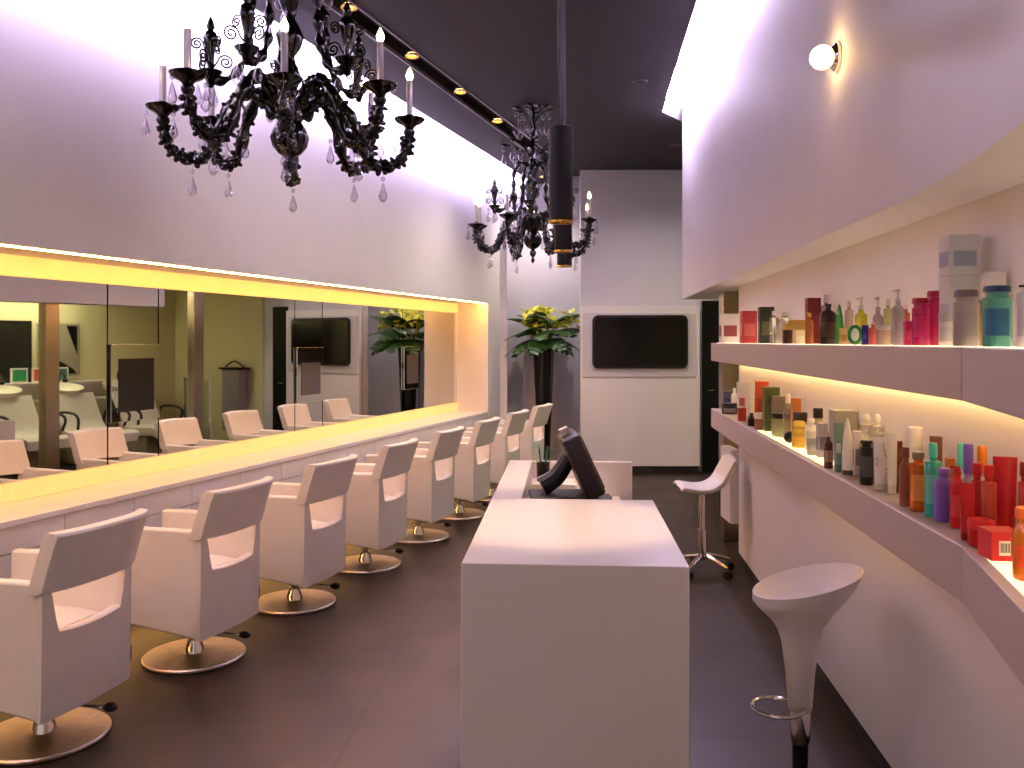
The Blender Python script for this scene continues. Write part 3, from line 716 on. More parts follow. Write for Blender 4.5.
# ================================================================== WASH ROOM
for (x, y, lab) in ((ratio(730)*7.1, 7.1, 'pillar_1'), (2.62, 9.45, 'pillar_2')):
    m = MB(); m.box(x-0.075, x+0.075, y-0.075, y+0.075, 0, 2.0 if lab == 'pillar_1' else 2.4)
    o = struct(m.build(lab, mat('bronze_steel', (176, 160, 150), 0.25, 1.0, var=0.12, scale=3), bevel=0.01))
def wash_unit(y, lab):
    t = thing('wash_chair', lab, 'wash chair', (3.75, y, 0), 0, 'wash chairs at the basins')
    rings = []
    pr = spline([(-0.75,0.42),(-0.6,0.45),(-0.1,0.42),(0.1,0.5),(0.32,0.82),(0.38,0.9)],5)
    for v in (-0.29,-0.27,0,0.27,0.29):
        th_ = 0.04 if abs(v) > 0.28 else 0.11
        rings.append([(p.x,v,p.y) for p in pr]+[(p.x+0.02,v,p.y-th_) for p in reversed(pr)])
    MB().loft(rings).build('seat', 'leather', t, smooth=50)
    m = MB(); m.box(-0.45,0.3,-0.24,0.24,0,0.32); m.build('base', 'greyup', t, bevel=0.02)
    for s_ in (-1,1):
        m = MB(); m.tube(spline([(0.15,s_*0.31,0.5),(0.1,s_*0.33,0.66),(-0.25,s_*0.33,0.68),(-0.4,s_*0.33,0.62),(-0.36,s_*0.31,0.48)],6), 0.018, 8); m.build('armrest', 'blackp', t)
    m = MB(); m.lathe([(0.05,0),(0.16,0.02),(0.235,0.12),(0.25,0.17),(0.235,0.17),(0.20,0.09),(0.03,0.05)], 28, (0.62,0,0.82), Matrix.Rotation(R(-12),4,'Y')); bs = m.build('basin', 'ceramic', t, smooth=60)
    m = MB(); m.tube(spline([(0.82,0.06,0.98),(0.82,0.06,1.14),(0.72,0.05,1.16),(0.64,0.04,1.08)],5), 0.014, 8); m.ball((0.63,0.04,1.06), 0.04, 1,1,0.7); m.build('shower_head', 'blackp', bs)
    m = MB(); m.box(0.45,0.85,-0.3,0.3,0,0.81); m.build('pedestal', 'greyup', t, bevel=0.03)
for i in range(4):
    wash_unit(6.95+0.82*i, '%s white wash chair with basin reflected in the mirror, counted from the shelf wall' % ORD[i])
o = thing('back_counter', 'white counter behind the wash basins, reflected in the mirror', 'counter', (4.85, 8.2, 0))
MB().box(-0.14,0.13,-1.7,1.9,0,1.0).build('body', 'lam', o); MB().box(-0.17,0.14,-1.72,1.92,1.0,1.03).build('worktop', 'lam', o)
for i, c in enumerate([(40,130,80),(190,80,40),(60,120,110)]):
    y = 8.25+0.28*i; t = thing('framed_card', '%s framed card on the counter behind the wash basins' % ['green','orange','teal'][i], 'framed card', (4.86, y, 1.03), 0, 'cards behind the basins')
    MB().box(-0.012,0.012,-0.11,0.11,0,0.2).build('frame', 'lam', t); MB().box(-0.015,-0.0125,-0.09,0.09,0.02,0.18).build('print', mat('card_%d' % i, c, 0.5), t)
t = thing('wall_art', 'big black picture above the wash basins, reflected in the mirror', 'picture', (4.985, 7.85, 0.98))
MB().box(-0.02,0.014,-0.62,0.62,0,0.9).build('frame', 'blackp', t); MB().box(-0.023,-0.0205,-0.58,0.58,0.04,0.86).build('print', mat('dark_print', (20,22,18), 0.4, var=0.8, scale=3), t)
t = thing('wall_art', 'grey and black abstract picture beside the large black one', 'picture', (4.985, 8.85, 1.1))
MB().box(-0.02,0.014,-0.3,0.3,0,0.75).build('frame', 'greyup', t)
m = MB(); m.prism([(-0.25,0.03),(0.25,0.03),(0.2,0.1),(-0.05,0.25)], -0.001, 0.001, Matrix(((0,0,1,-0.021),(1,0,0,0),(0,1,0,0),(0,0,0,1)))); m.prism([(0.1,0.72),(0.26,0.72),(0.26,0.3)], -0.001, 0.001, Matrix(((0,0,1,-0.021),(1,0,0,0),(0,1,0,0),(0,0,0,1))))
m.build('print', 'blackmatte', t)
for i, y in enumerate((7.0, 8.4)):
    o = MB().box(4.45,4.62,y-0.5,y+0.5,2.385,2.399).build('ceiling_light', 'washlight'); tag(o, 'long white ceiling light over the wash basins, %s the shelf wall' % ['beside','away from'][i], 'ceiling light', 'wash room ceiling lights')
t = thing('wall_ledge', 'small dark shelf on the far wash room wall, reflected in the mirror', 'shelf', (3.35, YB-0.04, 1.18))
MB().box(-0.25,0.25,-0.2,0,0,0.03).build('board', 'blackp', t, bevel=0.004); MB().box(-0.2,0.2,-0.17,-0.01,-0.9,-0.001).build('support', mat('grey_lilac', (150,140,150), 0.5), t)
m = MB(); m.tube(spline([(-0.22,-0.1,0.035),(0,-0.1,0.12),(0.22,-0.1,0.035)],8), 0.012, 8); m.build('handrail', 'blackp', t)
t = thing('glass_screen', 'low green glass screen in the wash room, reflected in the mirror', 'glass screen', (3.3, 9.95, 0))
MB().box(-0.3,0.3,-0.006,0.006,0.05,1.05).build('pane', mat('green_glass', (150,165,130), 0.1, alpha=0.45), t); MB().box(-0.31,-0.29,-0.02,0.02,0,1.08).build('post', 'chrome', t); MB().box(0.29,0.31,-0.02,0.02,0,1.08).build('post', 'chrome', t)

# ================================================================== PRODUCTS
_pm = {}
def pmat(c, kind='gloss'):
    k = (tuple(c), kind)
    if k not in _pm:
        n = 'pack_%d_%d_%d_%s' % (c[0], c[1], c[2], kind)
        if kind == 'clear': _pm[k] = mat(n, c, 0.12, var=0.03, trans=0.75)
        elif kind == 'semi': _pm[k] = mat(n, c, 0.2, var=0.03, trans=0.4)
        elif kind == 'card': _pm[k] = mat(n, c, 0.55, var=0.04)
        elif kind == 'metal': _pm[k] = mat(n, c, 0.25, metal=0.9)
        else: _pm[k] = mat(n, [v**1.12*255**-0.12 for v in c], 0.3, var=0.03, spec=0.35)
    return _pm[k]
WHITE, GREY, BLACK = (232, 228, 224), (150, 145, 145), (22, 18, 20)
placed = []
TRI = Matrix(((1,0,0,0),(0,0,1,0),(0,1,0,0),(0,0,0,1)))
def place(px, wpx, shelf_i, pref, by, asp):
    z = (ZU, ZL)[shelf_i] + 0.0023
    def pos(o):
        r = ratio(px)
        Y = (RX+o/RC)/(r-RT)
        if Y < KY: Y = (RX+RT*KY-NT*KY+o/RC)/(r-NT)
        return r*Y, Y
    if by:
        Y = F*(HC-z)/(by-HZ); cand = [None]
        X0, Y0_ = ratio(px)*Y, Y
        o0 = (X0-front_x(Y0_))*RC
        pref = o0
    best = None
    for o in sorted([0.03+0.005*i for i in range(29)], key=lambda q: abs(q-pref)):
        X, Y = pos(o); rad = wpx*Y/F/2
        rx, ry = rad, rad*asp
        m_ = max(rx, ry)
        if o-m_*0.98 < 0.004 or o+m_ > 0.196: continue
        if shelf_i >= 0 and abs(Y-KY) < m_*0.2: pass
        if Y+m_ > YE-0.01: continue
        pen = 0
        for (x2, y2, r2, s2) in placed:
            if s2 != shelf_i: continue
            d_ = math.hypot(X-x2, Y-y2)-(m_+r2)-0.001
            if d_ < 0: pen -= d_
        sc_ = pen*40+abs(o-pref)
        if best is None or sc_ < best[0]: best = (sc_, X, Y, rad, m_, pen, o)
    if best is None:
        o = 0.1; X, Y = pos(o); rad = wpx*Y/F/2; best = (0, X, Y, min(rad, 0.09), min(rad, 0.09), 9, o)
    _, X, Y, rad, m_, pen, o = best
    placed.append((X, Y, m_, shelf_i))
    if pen > 0.002: print('TIGHT', px, shelf_i, round(pen, 4), round(o, 3))
    return X, Y, z, rad
def P(name, cat, label, shelf_i, px, wpx, top, kind, c1, c2=WHITE, pref=0.06, by=None, mk='gloss', capf=0.2, capr=0.5, lab=None, asp=1.0, turn=0.0, ck='gloss', base_z=None, at_xy=None, capc=None):
    if kind == 'box': wv = wpx*0.85
    else: wv = wpx*1.08
    if at_xy: X, Y, z = at_xy; rad = wv*Y/F/2
    else: X, Y, z, rad = place(px, wv if kind != 'box' else wpx*0.85, shelf_i, pref, by, asp)
    ztop = HC-(top-HZ)/F*Y
    h = max(ztop-z, 0.012)
    face = -math.atan2(X, Y)                                  # front of the pack turned to the middle of the room
    if kind == 'box': face = -math.atan(RT)+R(90)*0 + turn
    t = thing(name, label, cat, (X, Y, z), face + (turn if kind != 'box' else 0), ('products on the upper shelf', 'products on the lower shelf')[shelf_i])
    m1, m2 = pmat(c1, mk), pmat(c2, ck)
    r = rad
    if kind == 'box':
        a = r; b = r*asp
        MB().box(-a, a, -b, b, 0, h).build('carton', m1, t, bevel=min(0.002, r*0.1))
        if lab:
            lm = pmat(lab, 'card')
            MB().box(-a-0.0008, -a-0.0001, -b*0.75, b*0.75, h*0.22, h*0.6).build('label', lm, t)
            MB().box(-a*0.75, a*0.75, -b-0.0008, -b-0.0001, h*0.22, h*0.6).build('label', lm, t)
    elif kind in ('bottle', 'shoulder', 'pump', 'spray'):
        hb = h*(1-capf)
        sh = {'bottle': 0.02, 'shoulder': 0.16, 'pump': 0.10, 'spray': 0.12}[kind]*h
        nr = capr*r*0.8
        MB().lathe([(0,0),(r*0.94,0),(r,0.03*h),(r,hb-sh),(r*0.93,hb-sh*0.6),(nr+(r-nr)*0.35,hb-sh*0.2),(nr,hb),(nr,hb+0.01),(0,hb+0.01)], 20).build('body', m1, t, smooth=50)
        if kind in ('bottle', 'shoulder'):
            MB().lathe([(0,hb+0.0105),(capr*r,hb+0.0105),(capr*r,h-0.004),(capr*r*0.92,h),(0,h)], 18).build('cap', m2, t)
        elif kind == 'pump':
            m = MB(); m.lathe([(0,hb+0.0105),(capr*r,hb+0.0105),(capr*r,hb+(h-hb)*0.4),(0.25*capr*r,hb+(h-hb)*0.45),(0.25*capr*r,hb+(h-hb)*0.8),(0.6*capr*r,hb+(h-hb)*0.82),(0.6*capr*r,h),(0,h)], 14); m.tube([(0,0,hb+(h-hb)*0.9),(-r*0.8,0,hb+(h-hb)*0.88)], r*0.14, 6); m.build('pump', m2, t)
        else:
            m = MB(); m.lathe([(0,hb+0.0105),(capr*r,hb+0.0105),(capr*r*0.9,hb+(h-hb)*0.5),(capr*r*0.6,h),(0,h)], 14); m.tube([(0,0,h*0.99),(-r*0.9,0,h*0.985)], r*0.2, 6); m.build('sprayer', m2, t)
        if lab:
            m = MB(); m.lathe([(r*1.012,h*0.18),(r*1.012,(hb-sh)*0.78)], 16, a0=-PI/2-0.9, a1=-PI/2+0.9); m.build('label', pmat(lab, 'card'), t)
    elif kind == 'jar':
        hb = h*(1-capf)
        MB().lathe([(0,0),(r*0.93,0),(r,0.06*h),(r,hb),(0,hb)], 22).build('body', m1, t)
        MB().lathe([(0,hb+0.0005),(r*1.03,hb+0.0005),(r*1.03,h-0.003),(r*0.97,h),(0,h)], 22).build('lid', m2, t)
        if lab:
            m = MB(); m.lathe([(r*1.012,hb*0.2),(r*1.012,hb*0.8)], 16, a0=-PI/2-0.9, a1=-PI/2+0.9); m.build('label', pmat(lab, 'card'), t)
    elif kind == 'tube':       # stands on its cap, flattening to the crimped top
        hc = h*capf
        MB().lathe([(0,0),(r*0.8,0),(r*0.84,hc),(0,hc)], 18).build('cap', m2, t)
        rings = []
        for i in range(8):
            s = i/7; rx = r*(0.86+0.14*s); ry = r*(0.86*(1-s)**0.7+0.07)
            rings.append([(rx*math.cos(2*PI*k/18), ry*math.sin(2*PI*k/18), hc+0.0005+(h-hc)*s) for k in range(18)])
        MB().loft(rings).build('body', m1, t, smooth=50)
        if lab:
            MB().box(-r*0.5, r*0.5, -r*0.95, -r*0.9, h*0.4, h*0.6).build('label', pmat(lab, 'card'), t)
    elif kind == 'cone':
        MB().lathe([(0,0),(r*0.85,0),(r,0.04*h),(r*0.97,0.4*h),(r*0.72,0.7*h),(r*0.36,0.92*h),(r*0.1,h),(0,h)], 18).build('body', m1, t, smooth=60)
        m = MB(); m.lathe([(r*1.01,h*0.03),(r*1.01,h*0.12)], 18, a0=-PI/2-1.1, a1=-PI/2+1.1); m.build('label', m2, t)
    elif kind == 'ringbottle':
        pts = [(r*0.8*math.cos(2*PI*i/24), 0, h/2+h*0.42*math.sin(2*PI*i/24)) for i in range(24)]
        MB().tube(pts, r*0.26, 8, loop=True).build('body', m1, t, smooth=60)
        MB().ball((0,0,h/2), r*0.62, 1, 0.25, h*0.36/(r*0.62), 16, 10).build('flask', m2, t, smooth=60)
    elif kind == 'lean':
        MB().box(-r, r, -r*0.3, r*0.3, 0, h, Matrix.Translation((0,0,0)) @ Matrix.Rotation(R(6),4,'X')).build('carton', m1, t, bevel=0.001)
        MB().box(-r*0.5, r*0.5, -r*0.34, -r*0.31, h*0.3, h*0.6, Matrix.Rotation(R(6),4,'X')).build('label', m2, t)
    elif kind == 'ball':
        MB().ball((0,0,h*0.48), h*0.48, 1, 1, 1, 16, 10).build('body', m1, t, smooth=60)
        MB().lathe([(0,h*0.94),(h*0.15,h*0.94),(h*0.15,h),(0,h)], 12).build('cap', m2, t)
    return t, X, Y, z, r, h

U, Lw = 0, 1
# ---- upper shelf, from the far end towards the camera
P('carton','box','white carton with a red flower print at the far end of the upper shelf',U,729,20,314,'box',WHITE,pref=0.06,mk='card',lab=(150,70,75))
P('carton','box','coral red carton beside the white flower carton on the upper shelf',U,748.5,17,311,'box',(190,62,62),pref=0.06,mk='card',lab=(215,110,100))
P('carton','box','tall black and dark green carton on the upper shelf near its far end',U,766,16,307,'box',(40,42,26),pref=0.09,mk='card',lab=(92,90,45))
P('bottle','bottle','small clear bottle before the dark green carton on the upper shelf',U,774,8,311,'bottle',(222,218,214),(235,232,228),pref=0.04,mk='clear')
P('bottle','bottle','wide clear glass bottle behind the small brown pack',U,785,14,312,'shoulder',(214,208,204),(225,222,220),pref=0.11,mk='clear',capf=0.18)
P('jar','jar','small brown jar with a gold lid on the upper shelf',U,787.5,9,324,'jar',(78,46,34),(205,170,90),pref=0.035,capf=0.3)
P('carton','box','small cream carton glowing beside the small brown jar',U,799,11,330,'box',(246,226,176),pref=0.04,mk='card',lab=(250,240,205))
P('bottle','bottle','squat pale gold bottle behind the small cream carton',U,797,16,320,'jar',(226,200,130),(200,160,80),pref=0.10,capf=0.3,mk='semi')
P('perfume_bottle','bottle','small amber perfume bottle with gold cap before the dark red carton',U,809.5,7,313,'spray',(205,120,60),(214,178,90),pref=0.04,mk='semi')
P('carton','box','tall dark red carton on the upper shelf',U,813,15,298,'box',(104,22,24),pref=0.13,mk='card',lab=(128,34,36))
P('bottle','bottle','dark brown bottle with black neck on the upper shelf',U,828,15,304,'shoulder',(50,28,22),BLACK,pref=0.06,capf=0.14,capr=0.42,lab=(70,44,34))
P('bottle','bottle','clear tall bottle standing behind the dark brown bottle',U,826,9,295,'bottle',(205,198,200),(190,180,185),pref=0.15,mk='clear')
P('bottle','bottle','bright green pointed bottle beside the dark brown bottle',U,839.5,8,304,'cone',(58,150,50),(40,110,40),pref=0.08,mk='semi')
P('carton','box','tiny amber carton in front of the green bottle',U,843,8,328,'box',(205,172,110),pref=0.035,mk='card',lab=(160,120,60))
P('perfume_bottle','bottle','peach tinted tall bottle between the green and yellow bottles',U,849,8,301,'bottle',(222,190,175),(214,205,205),pref=0.14,mk='semi')
P('bottle','bottle','yellow bottle with a pale pump on the upper shelf',U,861,11,297,'pump',(222,212,70),(210,205,208),pref=0.10,mk='semi',capf=0.32)
P('perfume_bottle','bottle','round green ring shaped perfume bottle on the upper shelf',U,855,13,325,'ringbottle',(50,130,50),(225,228,220),pref=0.04)
P('carton','box','small royal blue leaning pack beside the green ring bottle',U,865,6,325,'lean',(58,52,140),(90,85,170),pref=0.035)
P('bottle','bottle','coral pink bottle beside the royal blue pack',U,873,8,323,'bottle',(232,110,104),(235,190,190),pref=0.05,mk='semi')
P('bottle','bottle','lilac bottle with a slim pump behind the coral pink bottle',U,878,9,297,'pump',(186,160,180),(165,150,165),pref=0.14,mk='semi',capf=0.35)
P('jar','jar','small pale peach jar on the upper shelf before the clear green bottle',U,883.5,12,325,'jar',(226,192,172),(205,195,200),pref=0.05,capf=0.25,mk='semi')
P('bottle','bottle','clear lime green bottle standing behind the pale peach jar',U,888,8,299,'bottle',(196,200,128),(205,205,195),pref=0.15,mk='semi')
P('spray_bottle','bottle','clear lilac spray bottle standing between the peach jar and magenta packs',U,898,11,289,'pump',(200,186,196),(205,198,205),pref=0.06,mk='semi',capf=0.28)
P('bottle','bottle','slim orange bottle behind the clear lilac spray bottle',U,906,7,304,'bottle',(216,112,84),(222,200,195),pref=0.14,mk='semi')
P('carton','box','small magenta carton beside the magenta bottles',U,908.5,9,321,'box',(196,26,96),pref=0.05,mk='card',lab=(214,70,130))
P('shampoo_bottle','bottle','magenta bottle with flat magenta cap beside the small magenta carton',U,920.5,15,298,'bottle',(206,30,110),(176,18,70),pref=0.06,capf=0.2,capr=1.0,mk='semi',lab=(190,24,96))
P('shampoo_bottle','bottle','taller magenta bottle with dark magenta cap behind the other one',U,935,15,291,'bottle',(200,26,100),(160,14,66),pref=0.12,capf=0.18,capr=0.92,mk='semi')
P('jar','jar','white jar with a pale lid beside the magenta bottles',U,947,14,313,'jar',(226,220,216),(200,196,194),pref=0.06,capf=0.28,lab=(205,200,200))
lo = P('carton','box','tall silver white carton standing on the upper shelf under another carton',U,959,33,276,'box',(206,204,204),pref=0.13,mk='card',lab=(178,178,190))
t_, X_, Y_, z_, r_, h_ = lo
P('carton','box','silver landscape print carton stacked on top of the tall silver white carton',U,961,34,236,'box',(200,200,206),mk='card',lab=(150,156,176),at_xy=(X_, Y_, z_+h_+0.0005))
P('shampoo_bottle','bottle','silver grey bottle with grey cap in front of the stacked cartons',U,966,22,290,'bottle',(176,164,160),(112,98,98),pref=0.05,capf=0.2,capr=0.95,lab=(160,150,148))
P('bottle','bottle','slim amber gold bottle beside the silver grey bottle',U,980,8,300,'bottle',(205,170,90),(150,120,90),pref=0.13,mk='semi')
P('carton','box','white carton behind the teal bottle on the upper shelf',U,994,20,272,'box',(214,208,204),pref=0.16,mk='card',lab=(196,190,190))
P('shampoo_bottle','bottle','teal bottle with a dark blue cap on the upper shelf',U,997,25,286,'bottle',(96,182,168),(20,62,92),pref=0.05,capf=0.18,capr=0.94,mk='semi',lab=(30,90,120))
P('bottle','bottle','white bottle with black cap at the frame edge of the upper shelf',U,1024,13,285,'bottle',(225,218,222),BLACK,pref=0.05,capf=0.12,capr=0.7,lab=(190,180,200))
# ---- lower shelf, from the far end towards the camera
P('jar','jar','low black jar at the far end of the lower shelf',Lw,729.5,14,403,'jar',(30,26,28),(40,36,40),by=415,capf=0.3,lab=(120,110,110))
P('jar','jar','dark blue grey jar behind the low black jar on the lower shelf',Lw,728.5,10,391,'jar',(66,70,84),(84,86,98),pref=0.15,capf=0.35)
P('bottle','bottle','small white bottle beside the low black jar',Lw,734.5,6,388,'shoulder',WHITE,(225,222,220),pref=0.14)
P('tube','tube','white tube with a red lower half on the lower shelf',Lw,742,10,382,'tube',WHITE,(172,66,50),by=421,capf=0.34,lab=(200,110,90))
P('tube','tube','white tube with pale green top beside the white and red tube',Lw,750.5,8,382,'tube',(228,226,214),(150,170,110),pref=0.06,capf=0.2)
P('carton','box','tall orange red carton on the lower shelf',Lw,761,15,381,'box',(186,70,36),pref=0.13,mk='card',lab=(150,48,30))
P('carton','box','tall olive green carton beside the orange red one',Lw,771,17,387,'box',(74,84,34),pref=0.10,mk='card',lab=(96,104,52))
P('bottle','bottle','small black squat bottle at the lower shelf edge',Lw,751.5,7,413,'shoulder',BLACK,(40,40,40),by=426,capf=0.3)
P('jar','jar','glass jar of red cream at the lower shelf edge',Lw,763,15,413,'jar',(190,110,96),(222,214,200),by=430,capf=0.35,mk='semi')
P('carton','box','taupe carton on the lower shelf behind the black lidded jar',Lw,779,16,396,'box',(120,104,88),pref=0.13,mk='card',lab=(104,90,78))
P('bottle','bottle','clear stoppered bottle beside the taupe carton',Lw,788,9,394,'shoulder',(220,212,196),(235,228,210),pref=0.10,mk='clear',capf=0.25)
P('carton','box','amber brown carton standing beside the clear stoppered bottle',Lw,796,10,398,'box',(176,104,36),pref=0.12,mk='card',lab=(206,140,60))
P('jar','jar','pale green glass jar with black lid on the lower shelf',Lw,786,26,413,'jar',(190,190,140),(38,28,26),by=434,capf=0.22,mk='semi')
P('jar','jar','flat amber pot with dark brown lid beside the black lidded jar',Lw,800,13,412,'jar',(214,190,140),(52,34,28),pref=0.11,capf=0.3,mk='semi')
P('bottle','bottle','glass bottle with a tall black cap at the shelf back',Lw,818,10,408,'bottle',(205,192,160),(34,26,26),pref=0.15,mk='semi',capf=0.3,capr=0.9)
P('bottle','bottle','small round black bottle at the shelf edge beside the yellow flower bottle',Lw,789.5,6,431,'ball',BLACK,(60,55,50),by=443)
P('perfume_bottle','bottle','clear bottle with yellow flower decoration on the lower shelf',Lw,799,13,421,'shoulder',(236,196,70),(240,206,90),by=447,mk='semi',capf=0.3,capr=0.75,lab=(222,168,40))
P('bottle','bottle','white printed bottle behind the small silver carton',Lw,811,11,419,'bottle',(232,226,212),(240,236,226),pref=0.10,capf=0.18,capr=0.6,lab=(196,186,170))
P('carton','box','small silver carton on the glowing part of the lower shelf',Lw,812,10,438,'box',(172,168,162),by=455,mk='card',lab=(190,186,180))
P('carton','box','wide grey carton at the back of the lower shelf',Lw,843,26,410,'box',(150,146,138),pref=0.15,mk='card',lab=(140,136,130))
P('carton','box','striped grey carton beside the brown glass bottle',Lw,822,11,423,'box',(172,164,168),pref=0.09,mk='card',lab=(112,104,124))
P('bottle','bottle','slim brown glass bottle in front of the striped grey carton',Lw,828.5,8,432,'shoulder',(84,42,32),(196,186,180),by=468,capf=0.2,lab=(150,120,100))
P('tube','tube','slim grey green tube on the lower shelf beside the brown glass bottle',Lw,838.5,9,423,'tube',(128,150,140),(96,120,110),by=472,capf=0.16,lab=(190,200,196))
P('tube','tube','white tapering tube with small black marks near its foot',Lw,847.5,10,418,'cone',(232,228,226),(70,62,66),by=477)
P('carton','box','white carton with grey stripes behind the black bottle',Lw,857.5,10,431,'box',(222,216,220),pref=0.09,mk='card',lab=(150,140,160))
P('bottle','bottle','black bottle with silver ring print on the lower shelf',Lw,866.5,12,440,'bottle',(26,22,24),(36,30,32),by=484,capf=0.15,capr=0.9,lab=(66,62,66))
P('bottle','bottle','slim grey bottle beside the black bottle with silver ring print',Lw,873,6,441,'bottle',(128,124,122),(150,146,144),pref=0.09,capf=0.15,capr=0.8)
sb = P('tube','tube','white tube with black scribble print on the lower shelf',Lw,881.5,14,438,'tube',(230,226,226),(205,200,200),by=490,capf=0.12)
P('tube','tube','plain tall white tube beside the scribble print tube',Lw,892,9,433,'tube',(232,228,224),(214,208,206),pref=0.08,capf=0.14)
P('bottle','bottle','brown slender bottle standing behind another brown bottle',Lw,899,10,441,'shoulder',(128,70,48),(112,58,40),pref=0.10,capf=0.22,capr=0.6)
P('bottle','bottle','brown slender bottle in front at the lower shelf edge',Lw,905.5,11,447,'shoulder',(140,80,56),(120,66,46),by=505,capf=0.24,capr=0.62)
P('bottle','bottle','white pump bottle with wide cap behind the orange bottle',Lw,915,13,427,'jar',(232,228,222),(238,234,228),pref=0.15,capf=0.3)
P('bottle','bottle','translucent orange bottle with grey cap on the lower shelf',Lw,918.5,15,452,'bottle',(226,110,30),(124,112,96),by=510,capf=0.18,capr=0.72,mk='semi',lab=(232,140,60))
P('carton','box','brown framed carton behind the turquoise bottle',Lw,936,11,436,'box',(118,74,52),pref=0.16,mk='card',lab=(176,150,130))
P('bottle','bottle','turquoise bottle with turquoise cap at the lower shelf edge',Lw,933,15,443,'bottle',(64,168,148),(96,204,182),by=516,capf=0.24,capr=0.5,lab=(110,200,180))
P('shampoo_bottle','bottle','purple bottle at the lower shelf edge beside the turquoise one',Lw,944,17,468,'shoulder',(128,92,176),(148,112,196),by=521,capf=0.16,capr=0.62)
P('carton','box','small orange brown carton behind the purple bottle',Lw,950,9,458,'box',(196,112,50),pref=0.15,mk='card',lab=(214,150,80))
P('bottle','bottle','pale bottle with turquoise cap behind the red bottles',Lw,961,9,443,'bottle',(200,214,206),(110,214,186),pref=0.15,capf=0.4,capr=0.75)
P('bottle','bottle','grey lilac bottle with purple cap behind the red bottles',Lw,968.5,10,444,'bottle',(156,150,182),(128,96,190),pref=0.12,capf=0.42,capr=0.85)
P('bottle','bottle','bottle with orange cap standing behind the red bottles',Lw,982,10,446,'bottle',(222,200,180),(236,150,40),pref=0.16,capf=0.4,capr=0.85)
P('spray_bottle','bottle','red spray bottle first of the red group beside the purple bottle',Lw,957,12,466,'spray',(190,30,34),(170,20,28),by=527,capf=0.2,capr=0.7,lab=(206,60,56))
P('tube','tube','dark red tube standing at the shelf bend before the red spray bottle',Lw,967,13,483,'tube',(176,18,26),(140,12,20),by=539,capf=0.14)
P('bottle','bottle','tall crimson bottle behind the dark red tube',Lw,977,10,463,'bottle',(160,14,24),(176,24,34),pref=0.10,capf=0.24,capr=0.8)
P('bottle','bottle','orange red bottle with red cap in the red group',Lw,989,13,465,'bottle',(206,60,34),(190,30,30),pref=0.10,capf=0.22,capr=0.68,mk='semi')
P('tube','tube','big red tube with slanting crimped top in the red group',Lw,1005,20,457,'tube',(168,16,28),(150,12,22),by=527,capf=0.1)
P('jar','jar','low round red pot beside the red carton with a barcode',Lw,981,22,519,'jar',(190,24,32),(204,40,44),by=546,capf=0.35)
bx = P('carton','box','low red carton with a white barcode label at the shelf edge',Lw,1000,36,529,'box',(196,22,30),by=557,mk='card')
t_, X_, Y_, z_, r_, h_ = bx
MB().box(-r_*0.5, r_*0.2, -r_-0.0008, -r_-0.0001, h_*0.2, h_*0.7).build('barcode_label', pmat((232,228,220),'card'), t_)
m = MB()
for i in range(9): m.box(-r_*0.45+r_*0.068*i, -r_*0.45+r_*0.068*i+r_*(0.02+0.015*(i%3)), -r_-0.0012, -r_-0.0009, h_*0.3, h_*0.62)
m.build('barcode', pmat((30,26,26),'card'), t_)
P('bottle','bottle','bright orange bottle at the frame edge of the lower shelf',Lw,1030,29,508,'shoulder',(238,130,30),(240,120,40),by=578,capf=0.22,capr=0.85,mk='semi',lab=(226,80,30))
P('bottle','bottle','tall dark red bottle behind the bright orange bottle',Lw,1026,13,462,'bottle',(150,18,26),(120,14,22),pref=0.12,capf=0.2,capr=0.8)
# scribbles on the white tube
t_, X_, Y_, z_, r_, h_ = sb
m = MB(); rs = random.Random(2)
for i in range(7):
    a_ = rs.uniform(-0.7,0.7)*r_; zz = h_*(0.3+0.09*i)
    ry = r_*(0.86*(1-(zz/h_-0.12)/0.88)**0.7+0.07)
    m.tube([(a_-r_*0.2,-ry-0.002,zz),(a_,-ry-0.003,zz+h_*0.06),(a_+r_*0.15,-ry-0.002,zz-h_*0.03)], 0.0009, 5)
m.build('scribble_print', pmat(BLACK,'card'), t_)
# glass shelf tray with two stoppered bottles at the back
Yt = 3.2
t = thing('display_stand', 'small white display stand carrying two clear perfume bottles', 'stand', (front_x(Yt, 0.145), Yt, ZL), -math.atan(RT), 'products on the lower shelf')
MB().box(-0.045,0.045,-0.16,0.16,0.13,0.14).build('plate', 'ceramic', t, bevel=0.002)
for s_ in (-0.15,0.15): MB().box(-0.04,0.04,s_-0.004,s_+0.004,0,0.13).build('leg', 'lam', t)
for i, (dy, hh) in enumerate(((0.07, 0.075), (-0.05, 0.085))):
    q = t.location + Matrix.Rotation(-math.atan(RT),3,'Z') @ Vector((0, dy, 0.1405))
    b = thing('perfume_bottle', ['faceted clear perfume bottle on the white display stand', 'clear perfume bottle with a tall rounded stopper on the white stand'][i], 'bottle', q, 0, 'perfume bottles on the stand')
    MB().lathe([(0,0),(0.026,0),(0.03,0.01),(0.026,hh*0.5),(0.01,hh*0.62),(0,hh*0.62)], 8 if i == 0 else 18).build('body', pmat((225,220,212),'clear'), b, smooth=20)
    MB().lathe([(0,hh*0.625),(0.012,hh*0.625),(0.014,hh*0.85),(0.009,hh),(0,hh)], 12).build('stopper', pmat((232,228,220),'gloss'), b)


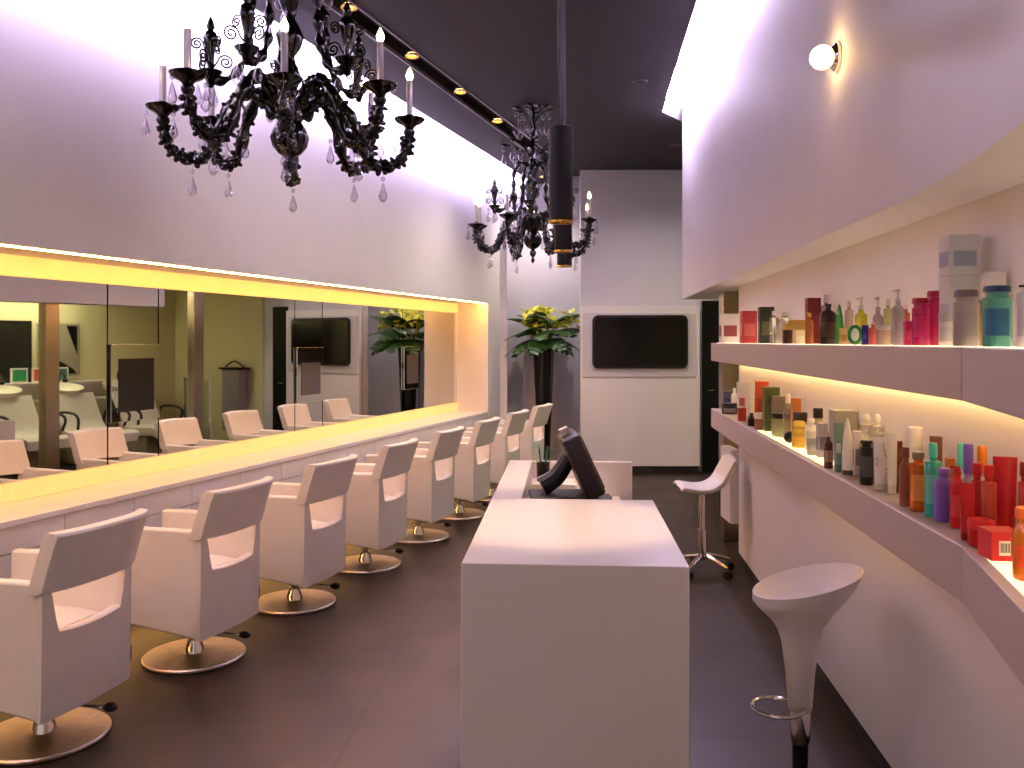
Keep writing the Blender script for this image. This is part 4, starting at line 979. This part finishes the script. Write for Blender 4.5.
# ================================================================== LIGHT
def area(name, loc, size, power, col, rot=(0,0,0), size_y=None):
    l = bpy.data.lights.new(name, 'AREA'); l.energy = power; l.color = lin(col); l.size = size
    if size_y: l.shape = 'RECTANGLE'; l.size_y = size_y
    o = bpy.data.objects.new(name, l); C.objects.link(o); o.location = loc; o.rotation_euler = rot; return o
def spotl(name, loc, power, col, angle=60, blend=0.6, target=None, size=0.03):
    l = bpy.data.lights.new(name, 'SPOT'); l.energy = power; l.color = lin(col); l.spot_size = R(angle); l.spot_blend = blend; l.shadow_soft_size = size
    o = bpy.data.objects.new(name, l); C.objects.link(o); o.location = loc
    if target is not None: o.rotation_euler = (Vector(target)-Vector(loc)).to_track_quat('-Z','Y').to_euler()
    return o
WARM = (255, 214, 160)
for i, p in enumerate(pend_pos):
    spotl('pendant_beam', p+Vector((0,0,0.02)), 32, WARM, 54, 0.6, size=0.012)
SLOTC = (255, 238, 226)
for p in sp:
    spotl('slot_beam', p+Vector((0,0,-0.03)), 32, SLOTC, 125, 1.0)
for y, pw in ((-0.6,55), (1.2,55), (3.0,40), (9.0,60)):  # beams without fixtures; the rear one is added to brighten the back wall
    X, _ = line_at(t0, t1, y); spotl('slot_beam', (X+0.08, y, CEIL-0.03), pw, SLOTC, 125, 1.0)

spotl('back_fill_beam', back_dl+Vector((-0.05,0,-0.04)), 60, SLOTC, 150, 1.0)  # added beam for the back wall; the downlight itself stays dark
pr_ = Vector((0.40, 11.15, CEIL))
t = thing('ceiling_spotlight', 'lit ceiling spotlight straight above the vase, hidden behind the pendants', 'spotlight', pr_, 0, 'gilt spotlights in the ceiling slot')
MB().lathe([(0.036,-0.012),(0.052,-0.016),(0.056,-0.006),(0.056,0.0),(0.04,0.004)], 24, hoop=True).build('ring', 'gold', t)
MB().lathe([(0,-0.006),(0.036,-0.006),(0.036,-0.001),(0,-0.001)], 20).build('lens', 'spotlens', t)
spotl('vase_beam', pr_+Vector((0,0,-0.035)), 75, SLOTC, 120, 1.0)
wd = bpy.data.worlds.new('world'); sc.world = wd; wd.use_nodes = True
bg = wd.node_tree.nodes['Background']; bg.inputs['Color'].default_value = lin((236, 217, 206))+[1]; bg.inputs["Strength"].default_value = 0.36

# ================================================================== CAMERA
cd = bpy.data.cameras.new('camera'); cam = bpy.data.objects.new('camera', cd); C.objects.link(cam)
cd.sensor_width = 36; cd.lens = F/1024*36; cd.shift_y = -(384-HZ)/1024
cam.location = (0, 0, HC); cam.rotation_euler = (R(90), 0, 0); cd.clip_start = 0.05
sc.camera = cam
sc.view_settings.view_transform = 'Standard'; sc.view_settings.look = 'None'; sc.view_settings.gamma = 1; sc.view_settings.exposure = 0.86
sc.view_settings.use_curve_mapping = False
sc.cycles.use_denoising = True
sc.cycles.max_bounces = 10; sc.cycles.diffuse_bounces = 5; sc.cycles.glossy_bounces = 5; sc.cycles.transmission_bounces = 6; sc.cycles.transparent_max_bounces = 16
sc.cycles.sample_clamp_indirect = 6.0
sc.cycles.caustics_reflective = False; sc.cycles.caustics_refractive = False
